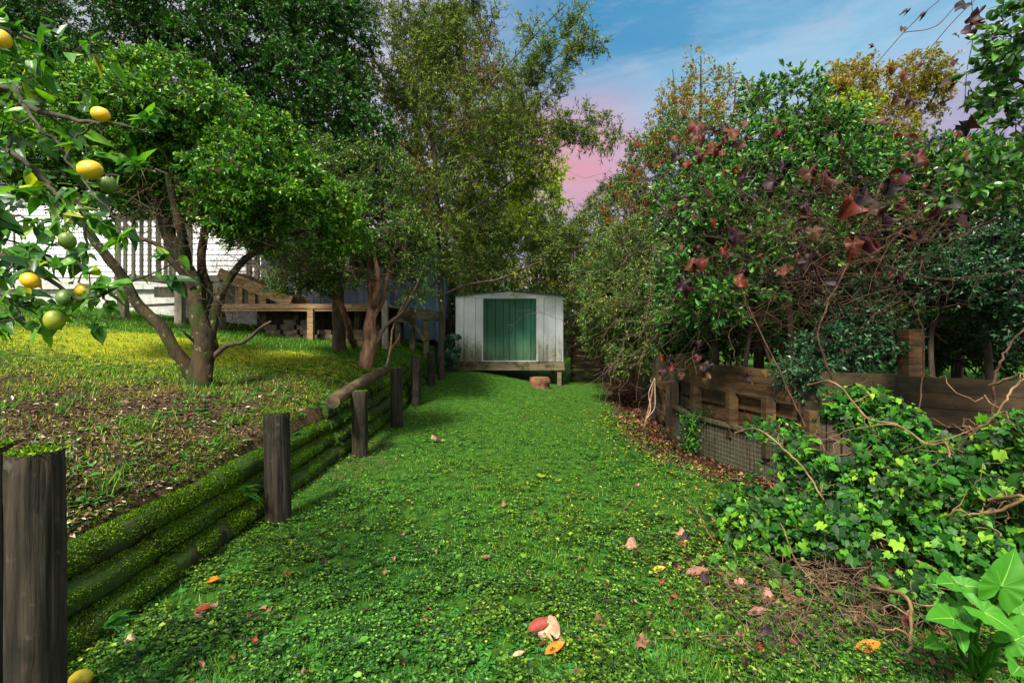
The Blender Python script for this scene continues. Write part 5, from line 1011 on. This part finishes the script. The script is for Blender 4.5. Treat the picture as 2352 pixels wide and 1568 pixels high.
# inner dark twiggy mass
for i in range(260):
    b_ = ib[ir.integers(len(ib))]; a = b_[0] + runit(1, ir)[0] * np.array(b_[1]) * .8; a[2] = max(a[2], .05); e = b_[0] + runit(1, ir)[0] * np.array(b_[1]) * .95; e[2] = max(e[2], .05); q = wander(a, e, ir, 14, .2, 0); tubes(sm_, q, np.linspace(.005, .002, 14), 4)
stems = [([(1740, 985, 3.5), (1800, 1030, 3.3), (1850, 1080, 3.2), (1880, 1130, 3.1), (1910, 1190, 3.0)], .012), ([(1920, 880, 3.5), (1990, 960, 3.3), (2060, 975, 3.1), (2130, 1020, 3.0), (2175, 1020, 2.9), (2180, 1100, 2.8), (2172, 1190, 2.8)], .013), ([(2130, 1020, 3.0), (2200, 1000, 2.9), (2260, 975, 2.9)], .007),
         ([(2060, 975, 3.1), (1960, 985, 3.2), (1890, 1010, 3.3), (1850, 1000, 3.3)], .006), ([(2352, 1140, 2.4), (2290, 1175, 2.5), (2230, 1180, 2.6), (2160, 1200, 2.7)], .014), ([(2160, 1200, 2.7), (2200, 1170, 2.6), (2250, 1200, 2.6), (2300, 1230, 2.5)], .010), ([(2352, 860, 2.7), (2320, 900, 2.7), (2280, 960, 2.7)], .013), ([(1990, 1040, 3.2), (2040, 1080, 3.1), (2060, 1130, 3.)], .012),
         ([(1790, 1200, 3.0), (1830, 1290, 2.8), (1910, 1380, 2.6), (1990, 1460, 2.4)], .008), ([(2080, 1280, 2.6), (2170, 1320, 2.5), (2220, 1370, 2.4), (2230, 1400, 2.4)], .016), ([(2080, 1370, 2.3), (2090, 1440, 2.25), (2080, 1500, 2.2)], .016), ([(1760, 1100, 3.3), (1800, 1170, 3.1), (1870, 1180, 3.)], .006)]
for pts, r0 in stems:
    pw = [P(*c) for c in pts]; e0 = pw[0] + (pw[0] - pw[1]) * .35 + np.array([0, .22, -.12]); e1 = pw[-1] + (pw[-1] - pw[-2]) * .35 + np.array([0, .2, -.15]); e0[2] = max(e0[2], .0); e1[2] = max(e1[2], .0)
    q = spline([e0] + pw + [e1], 34); q = q + ir.normal(size=q.shape) * .0025; tubes(sm_, q, np.linspace(r0 * .62, r0 * .3, 34), 8, jitter=.2)
    for _ in range(3):
        k_ = ir.integers(6, 28); e_ = q[k_] + ir.normal(size=3) * np.array([.2, .12, .15]); e_[2] = max(e_[2], .02); tubes(sm_, wander(q[k_], e_, ir, 12, .3, 0), np.linspace(r0 * .3, .001, 12), 5)
part(sm_, 'stems', M['ivystem'], ivy, True)
tw = MB()
for i in range(170):
    a = hit(ir.uniform(1660, 2250), ir.uniform(1330, 1520)); e = a + np.array([ir.normal() * .22, ir.normal() * .22, 0]); e[2] = float(H(e[0], e[1])) + ir.uniform(0, .22); a[2] += ir.uniform(0, .1)
    q = wander(a, e, ir, 12, .35, -.15); r0 = ir.uniform(.001, .0032); tubes(tw, q, np.linspace(r0, r0 * .5, 12), 4)
for i in range(140):
    a = P(ir.uniform(1890, 1990), ir.uniform(1290, 1400), 2.75); e = a + ir.normal(size=3) * .12; q = wander(a, e, ir, 12, .6, 0); tubes(tw, q, np.linspace(.003, .001, 12), 4)
tag(tw.build('dead_twigs', M['deadtwig']), 'tangle of dead brown vine twigs lying below the ivy', 'twigs', kind='stuff')
# grasses hanging from the fence and a few strappy leaves behind
def strap(name, lab, c, n, ln, r, out=(0, -.3, 1), mat='grass', w=.012):
    mb = MB()
    for i in range(n):
        d = unit(np.array(out, float) + r.normal(size=3) * .55); l = ln * r.uniform(.6, 1.1); t = np.linspace(0, 1, 8)[:, None]; p = c + r.normal(size=3) * .03 + d * l * t + np.array([0, 0, -.9]) * l * t ** 2.2 * .7
        s = unit(np.cross(d, [0, 0, 1.])) * w * (1 - t * .9) ; V = np.stack([p - s, p + s], 1).reshape(-1, 3); mb.add(V, [(2 * k, 2 * k + 1, 2 * k + 3, 2 * k + 2) for k in range(7)])
    tag(mb.build(name, M[mat]), lab, 'plant')
strap('hanging_grass', 'arching dry grass blades hanging from the fence cap rail', np.array([2.32, 5.95, .45]), 16, .4, R2(60), (-.5, -.5, .6), 'fern', .006)
strap('flax_plant', 'strappy green leaves growing behind the fence boards', np.array([3.1, 7.2, .6]), 40, .9, R2(61), (0, -.2, 1), 'grass', .018)
strap('agapanthus', 'dark strappy plant in the corner left of the shed', hit(1030, 850) + (0.05, 0, 0), 40, .5, R2(62), (0, -.3, 1), 'blue', .02)
sl_ = MB(); c = hit(1040, 830); nr = R2(63); n = 60; big = leaf_polar(ARUM, 16, 2, lambda x, y, t, k: .12 * abs(y) - .3 * x * x, 0); pos = np.array([P(nr.uniform(1018, 1056), nr.uniform(770, 845), nr.uniform(12.6, 13.1)) for _ in range(n)])
inst(sl_, big[0], big[1], pos, unit(nr.normal(size=(n, 3)) * .6 + (0, -.5, -.2)), np.array([0, -.6, 1.]) + nr.normal(size=(n, 3)) * .4, nr.uniform(.10, .2, n))
for p_ in pos[::2]: tubes(sl_, spline([np.array([p_[0], p_[1] + .05, float(H(p_[0], p_[1]))]), p_], 5), np.full(5, .006), 4)
tag(sl_.build('elephant_ear', M['blue']), 'clump of dark broad leaves between wall end and shed', 'plant')
# creeper on the mesh post
cr = MB(); n = 900; nr = R2(64); q = np.stack([2.27 + nr.normal(size=n) * .06, 6.1 + nr.normal(size=n) * .10, nr.uniform(-.05, .45, n)], -1); inst(cr, iv[0], iv[1], q, unit(nr.normal(size=(n, 3)) + (0, 0, -.6)), np.array([-.6, -.8, .4]) + nr.normal(size=(n, 3)) * .4, nr.uniform(.012, .026, n)); tag(cr.build('creeper', M['ivy']), 'small leaved creeper climbing the fence corner post by the mesh', 'creeper')

# ------------------------------------------------------------------ arum lily
ar = thing('arum_plant', 'arum plant with big bright arrow shaped leaves at lower right', 'plant', loc=tuple(hit(2250, 1540)))
al = leaf_polar(ARUM, 40, 5, lambda x, y, t, k: .22 * abs(y) - .16 * x * x + .035 * math.sin(t * 9) * k * k, .02)
ac = hit(2255, 1540); ar_r = R2(70)
arl = [(2300, 1345, 1.75, 92, (.35, -.1, 1), (-.3, -1, .5)), (2190, 1340, 1.85, 62, (-.75, -.35, .25), (0, -.7, 1)), (2215, 1345, 1.85, 50, (.8, -.3, .1), (0, -.7, 1)), (2205, 1390, 1.9, 55, (.1, -.5, -.5), (0, -1, .5)), (2190, 1420, 1.8, 80, (-1, -.3, .25), (0, -.5, 1)), (2260, 1405, 1.75, 75, (.8, -.5, -.45), (-.2, -.6, 1)), (2345, 1410, 1.8, 70, (1, -.2, .1), (0, -.6, 1)), (2330, 1470, 1.75, 65, (.6, -.3, .6), (-.3, -1, .5)), (2200, 1450, 1.85, 45, (-.2, -.5, -.3), (0, -.9, .7)), (2340, 1530, 1.7, 70, (-.6, -.5, .2), (0, -.7, 1)), (2150, 1475, 1.9, 38, (-.8, -.3, .0), (0, -.6, 1)), (2420, 1300, 1.8, 80, (.8, -.2, .5), (0, -.7, .8))]
for i, (px, py, Y, s, X, Z) in enumerate(arl):
    m = MB(); p_ = P(px, py, Y); X_ = unit(np.array(X, float)); Z_ = np.array(Z, float); Z_ = unit(Z_ - X_ * (X_ @ Z_)); Yx = np.cross(Z_, X_); s_ = s * Y / F
    for ang in (0, 32, -32, 62, -62):
        ln_ = np.interp(abs(ang), sorted(ARUM), [ARUM[k] for k in sorted(ARUM)]) * .9; u_ = np.linspace(0, ln_, 8); cx_, cy_ = math.cos(R(ang)), math.sin(R(ang))
        zz_ = np.array([.22 * abs(a_ * cy_) - .16 * (a_ * cx_) ** 2 + .035 * math.sin(R(ang) * 9) * (a_ / ln_ if ln_ else 0) ** 2 for a_ in u_]) + .004
        tubes(m, p_ + s_ * (u_[:, None] * cx_ * X_ + u_[:, None] * cy_ * Yx + zz_[:, None] * Z_), np.linspace(.0038 if ang == 0 else .0009, .0006, 8), 6, mi=1)
    inst(m, al[0], al[1], [p_], [X], [Z], np.array([s * Y / F])); lf = part(m, 'leaf', [M['arum'], M['arumrib']], ar, True)
    sm2 = MB(); g = ac + np.array([ar_r.uniform(-.06, .06), ar_r.uniform(-.06, .06), -.02]); tubes(sm2, spline([g, (g + p_) / 2 + (0, .03, .02), p_], 10), np.linspace(.010, .006, 10), 8)
    so_ = sm2.build('stem', M['arum'], None, True); so_.parent = lf

# ------------------------------------------------------------------ lemon tree
lr = R2(80); LT = MB(); LL = MB()
lem = thing('lemon_tree', 'lemon tree branches with large glossy leaves reaching in from the left', 'tree', loc=(-3.3, 1.9, .6))
lp = [([np.array([-3.3, 1.9, .5]), np.array([-3.2, 1.9, 1.1]), np.array([-2.9, 1.8, 1.7]), P(-250, 300, 1.8)], .06, .03), ([P(-450, 500, 1.8), P(-250, 300, 1.8), P(7, 204, 1.8), P(58, 241, 1.75), P(136, 272, 1.7), P(218, 279, 1.65), P(330, 300, 1.6)], .02, .003),
      ([P(7, 204, 1.8), P(48, 231, 1.75), P(88, 289, 1.7), P(146, 340, 1.7), P(180, 405, 1.65), P(238, 469, 1.6), P(300, 520, 1.6)], .007, .0025), ([P(-200, 260, 1.9), P(0, 337, 1.9), P(82, 391, 1.9), P(129, 445, 1.9), P(140, 470, 1.9)], .013, .005),
      ([P(-350, 480, 1.8), P(-80, 560, 1.75), P(40, 600, 1.7), P(110, 640, 1.65), P(190, 690, 1.6), P(250, 665, 1.6), P(330, 635, 1.6), P(420, 590, 1.65)], .012, .002), ([P(180, 405, 1.65), P(260, 402, 1.6), P(320, 385, 1.55)], .004, .002),
      ([P(-250, 60, 1.8), P(-40, 60, 1.75), P(60, 85, 1.7), P(130, 110, 1.7)], .010, .003), ([P(129, 445, 1.9), P(180, 480, 1.9), P(200, 560, 1.9), P(180, 650, 1.85)], .008, .003), ([P(-80, 620, 1.75), P(20, 690, 1.7), P(60, 740, 1.7), P(96, 760, 1.7)], .006, .002), ([P(218, 279, 1.65), P(160, 330, 1.65), P(130, 350, 1.65)], .004, .002), ([P(-60, 470, 1.9), P(60, 500, 1.9), P(150, 520, 1.9)], .006, .002)]
tpn = []; tpr = []
for pts, r0, r1 in lp:
    K = 22; q = spline(pts, K); q = q + lr.normal(size=q.shape) * .004; rr = np.linspace(r0, r1, K); tubes(LT, q, rr, 7, jitter=.15); tpn += list(q); tpr += list(rr)
tg = np.array([P(lr.uniform(-350, 270), lr.uniform(20, 720), lr.uniform(1.55, 2.3)) for _ in range(85)] + [P(lr.uniform(-200, 230), lr.uniform(430, 760), lr.uniform(1.6, 2.2)) for _ in range(75)])
tg = np.vstack([tg, [P(330, 265, 1.62), P(350, 270, 1.6), P(280, 380, 1.58), P(310, 375, 1.55), P(370, 590, 1.6), P(395, 640, 1.6), P(245, 660, 1.6), P(250, 700, 1.6), P(120, 90, 1.7), P(100, 130, 1.7), P(75, 150, 1.7), P(20, 60, 1.7), P(60, 590, 1.6), P(110, 600, 1.55), P(290, 540, 1.6), P(270, 545, 1.6)]])
pa, ra = grow(tpn, tpr, tg, lr, .0015, .25, 6, -.02); ra = np.minimum(ra, .006); tubes(LT, pa, ra, 5)
lo = leaf_polar({0: 1.0, 8: .80, 18: .62, 34: .46, 60: .33, 100: .27, 150: .20, 180: .16}, 20, 3, None, 0)
# long leaf: shift so that the stalk is at one end
V = lo[0].copy(); V[:, 0] = (V[:, 0] + .16) / 1.16; V[:, 1] *= .95; V[:, 2] = .35 * np.abs(V[:, 1]) - .22 * V[:, 0] ** 2 + .02 * np.sin(V[:, 0] * 14)
tips = np.concatenate([pa[:, -1], pa[:, -2], pa[:, -3]]); dd = np.concatenate([pa[:, -1] - pa[:, -2]] * 3); per = 2; tips = np.repeat(tips, per, 0); dd = unit(np.repeat(dd, per, 0)); n = len(tips)
extra_p = np.array(tpn)[lr.integers(40, len(tpn), 70)]; tips = np.vstack([tips, extra_p]); dd = np.vstack([dd, runit(70, lr)]); n = len(tips)
inst(LL, V, lo[1], tips + lr.normal(size=(n, 3)) * .008, dd * .6 + runit(n, lr) * .7 + np.array([.15, -.1, -.25]), np.array([0, -.45, .8]) + runit(n, lr) * .55, np.stack([.070 * lr.uniform(.5, 1.2, n)] * 3, -1) * np.array([1, .95, 1]))
part(LT, 'trunk', M['barkg'], lem, True); part(LL, 'leaves', M['lemonleaf'], lem, True)
def lemon_mesh(c, rad, axis, mat, name='lemon', parent=None):
    mb = MB(); u = np.linspace(0, np.pi, 18); prof = np.sin(u) ** .85; zz = -np.cos(u) * 1.16; zz[-3:] += [0.01, .07, .12]; prof[-1] = .0; prof[-2] = .13; prof[0] = 0.0
    ax = unit(np.array(axis, float)); tubes(mb, c + ax * (zz * rad)[:, None], np.maximum(prof, .001) * rad, 24)
    if parent: return part(mb, name, M[mat], parent, True)
    o = mb.build(name, M[mat], None, True); return o
for (px, py, Y, s, mat, lab, ax) in [(5, 90, 1.6, 21, 'lemony', 'ripe yellow lemon', (.3, 0, -1)), (231, 263, 1.62, 20, 'lemony', 'ripe yellow lemon', (1, .1, -.3)), (207, 390, 1.6, 26, 'lemony', 'ripe yellow lemon', (1, .2, .1)), (247, 422, 1.68, 22, 'lemongg', 'unripe green lemon', (.3, .2, -1)), (155, 553, 1.62, 20, 'lemong', 'greenish yellow lemon', (.1, .2, -1)),
                              (70, 644, 1.6, 21, 'lemony', 'ripe yellow lemon', (.8, 0, -.5)), (150, 683, 1.62, 21, 'lemongg', 'unripe green lemon', (.2, -.6, -.7)), (195, 668, 1.68, 20, 'lemony', 'ripe yellow lemon', (1, .2, -.2)), (125, 735, 1.6, 24, 'lemong', 'greenish yellow lemon', (0, .1, -1))]:
    lemon_mesh(P(px, py, Y), s * .82 * Y / F, ax, mat, parent=lem)['label'] = lab
g = hit(185, 1575); g[2] += .03
tag(lemon_mesh(g, .036, (1, .3, .1), 'lemony', 'fallen_lemon'), 'yellow fruit lying on the lawn at the foot of the nearest post', 'lemon')

# ------------------------------------------------------------------ separate fallen leaves
def solid(name, c1, c2): return leaf_mat(name, [(0, c1), (1, c2)], .6, .12, 30, (.5, .45, .4), .7, .25)
SM = {'tan': solid('tan_dry_leaf', (.50, .33, .22), (.56, .38, .26)), 'red': solid('red_dry_leaf', (.24, .045, .03), (.30, .05, .03)), 'orange': solid('orange_leaf', (.75, .16, .01), (.8, .2, .01)), 'brown': solid('brown_dry_leaf', (.22, .11, .07), (.28, .13, .08)), 'black': solid('blackened_leaf', (.03, .018, .025), (.045, .025, .03)), 'yellow': solid('yellow_fallen_leaf', (.65, .45, .03), (.75, .55, .05)), 'pink': solid('pinkish_dry_leaf', (.42, .20, .15), (.46, .23, .17))}
fr = R2(90)
crump = [leaf_polar(GRAPE, 28, 4, (lambda s: lambda x, y, t, k: .14 * math.sin(t * 4 + s) * k * k + (.5 + .1 * s) * y * y + .25 * math.sin(x * 4 + s) * k + .05 * math.sin(t * 11) * k)(s), .08, s + 1) for s in range(4)]
longl = leaf_o(.4, .22, .35)
LAB = [(1258, 1465, 38, 'tan', 0, 'large pale tan crumpled leaf on the foreground lawn'), (1200, 1475, 32, 'red', 1, 'dark red curled leaf just left of the large tan leaf'), (1228, 1508, 26, 'orange', 1, 'bright orange leaf below the dark red curled leaf'), (1455, 1262, 20, 'pink', 0, 'pinkish brown lobed leaf in the middle right of the lawn'), (1489, 1310, 17, 'yellow', 1, 'single yellow leaf below the pinkish lobed leaf'),
       (1820, 1395, 38, 'brown', 0, 'big brown lobed leaf under the dead twigs'), (1758, 1385, 24, 'pink', 0, 'smaller russet leaf just left of the big brown lobed leaf'), (1765, 1472, 26, 'black', 0, 'blackened crumpled leaf on lawn below the russet leaf'), (1975, 1493, 32, 'orange', 1, 'orange curled leaf near the bottom right of the lawn'), (478, 1350, 20, 'orange', 1, 'orange red leaf on the lawn in front of the log wall'),
       (1002, 1017, 18, 'tan', 0, 'pale tan leaf on the middle lawn near the wall'), (1600, 1330, 26, 'brown', 1, 'orange brown curled leaf beside a black leaf at lawn edge'), (1620, 1345, 20, 'black', 0, 'dark leaf touching the orange brown curled one'), (1705, 1355, 22, 'pink', 0, 'pale pink crumpled leaf at the lawn edge by the ivy'), (1575, 1255, 22, 'black', 0, 'black leaf beside the bare patch at the right of the lawn'), (1560, 1235, 18, 'pink', 0, 'pinkish leaf touching the black one at the right of the lawn'),
       (1380, 1440, 18, 'brown', 0, 'small upright brown leaf right of the large tan leaf'), (1185, 1512, 14, 'tan', 1, 'small tan leaf left of the bright orange leaf'), (1740, 1430, 22, 'brown', 1, 'long russet leaf near the blackened leaf'), (2065, 1440, 26, 'red', 1, 'dark red curled leaf near the arum plant'), (420, 1420, 26, 'red', 1, 'long reddish brown leaf beside the foot of the log wall'), (1160, 1165, 10, 'brown', 0, 'brown leaf in the centre of the lawn'), (300, 1480, 14, 'tan', 0, 'rounded tan leaf in front of the thick near post'), (1110, 1290, 14, 'brown', 1, 'slim brown leaf in the left middle of the lawn')]
for (px, py, s, mt, kd, lab) in LAB:
    p_ = hit(px, py); p_[2] += .022; sz_ = s * p_[1] / F; m = MB(); a = fr.random() * 6.28; X = (math.cos(a), math.sin(a) * .8, fr.uniform(-.1, .3)); Z = (fr.normal() * .25, -.45, 1)
    tmpl = crump[fr.integers(4)] if kd == 0 else longl
    if kd: inst(m, *tmpl, [p_ - np.array(X) * sz_], [(1, .3 * fr.normal(), .1)], [Z], np.array([[2.0, 2.2, 1.5]]) * sz_)
    else: inst(m, *tmpl, [p_], [X], [Z], np.array([sz_]))
    tag(m.build('fallen_leaf', SM[mt], None, True), lab, 'leaf', 'fallen leaves')
m0 = []
for k in range(4):
    for mt in ('brown', 'red', 'pink', 'black'):
        m = MB(); inst(m, *(crump[k] if k < 3 else longl), [(0, 0, 0)], [(1, 0, 0)], [(0, 0, 1)], np.array([.035])); o = m.build('fallen_leaf', SM[mt], None, True); m0.append(o)
for i in range(170):
    src = m0[i] if i < len(m0) else m0[fr.integers(len(m0))]
    o = src if i < len(m0) else src.copy()
    if i >= len(m0): C.collection.objects.link(o)
    while True:
        px, py = fr.uniform(350, 1850), 900 + 660 * fr.random() ** .9; p_ = hit(px, py)
        if lawn_mask(p_[0], p_[1]): break
    o.location = (p_[0], p_[1], p_[2] + .02); o.rotation_euler = (fr.uniform(-.5, .5), fr.uniform(-.5, .5), fr.random() * 6.28); s = fr.uniform(.35, 1.0); o.scale = (s, s * fr.uniform(.5, 1), s)
    cn = {'brown_dry_leaf': 'brown', 'red_dry_leaf': 'dark red', 'pinkish_dry_leaf': 'pinkish tan', 'blackened_leaf': 'blackish'}[src.data.materials[0].name]
    X_, Y_ = p_[0], p_[1]
    wh = ('on the far lawn towards the shed' if Y_ > 6.5 else 'on the lawn close to the fence' if fence_x(Y_) - X_ < 1.3 and Y_ > 3.4 else 'at the lawn edge below the ivy' if X_ > .9 else 'near the foot of the log wall' if X_ < -.9 else 'on the middle of the lawn' if Y_ > 3.6 else 'on the foreground lawn')
    tag(o, 'small curled %s dry leaf %s' % (cn, wh), 'leaf', 'small dry leaves scattered over the lawn')
# one long fallen twig by the fence
a, b = hit(1555, 1145), hit(1640, 1255); m = MB(); q = wander(a, b, fr, 20, .12, -.08); q[:, 2] += .03; tubes(m, q, np.linspace(.006, .003, 20), 5); tag(m.build('fallen_twig', M['drytwig'], None, True), 'long thin fallen twig on the right edge of the lawn', 'twig')
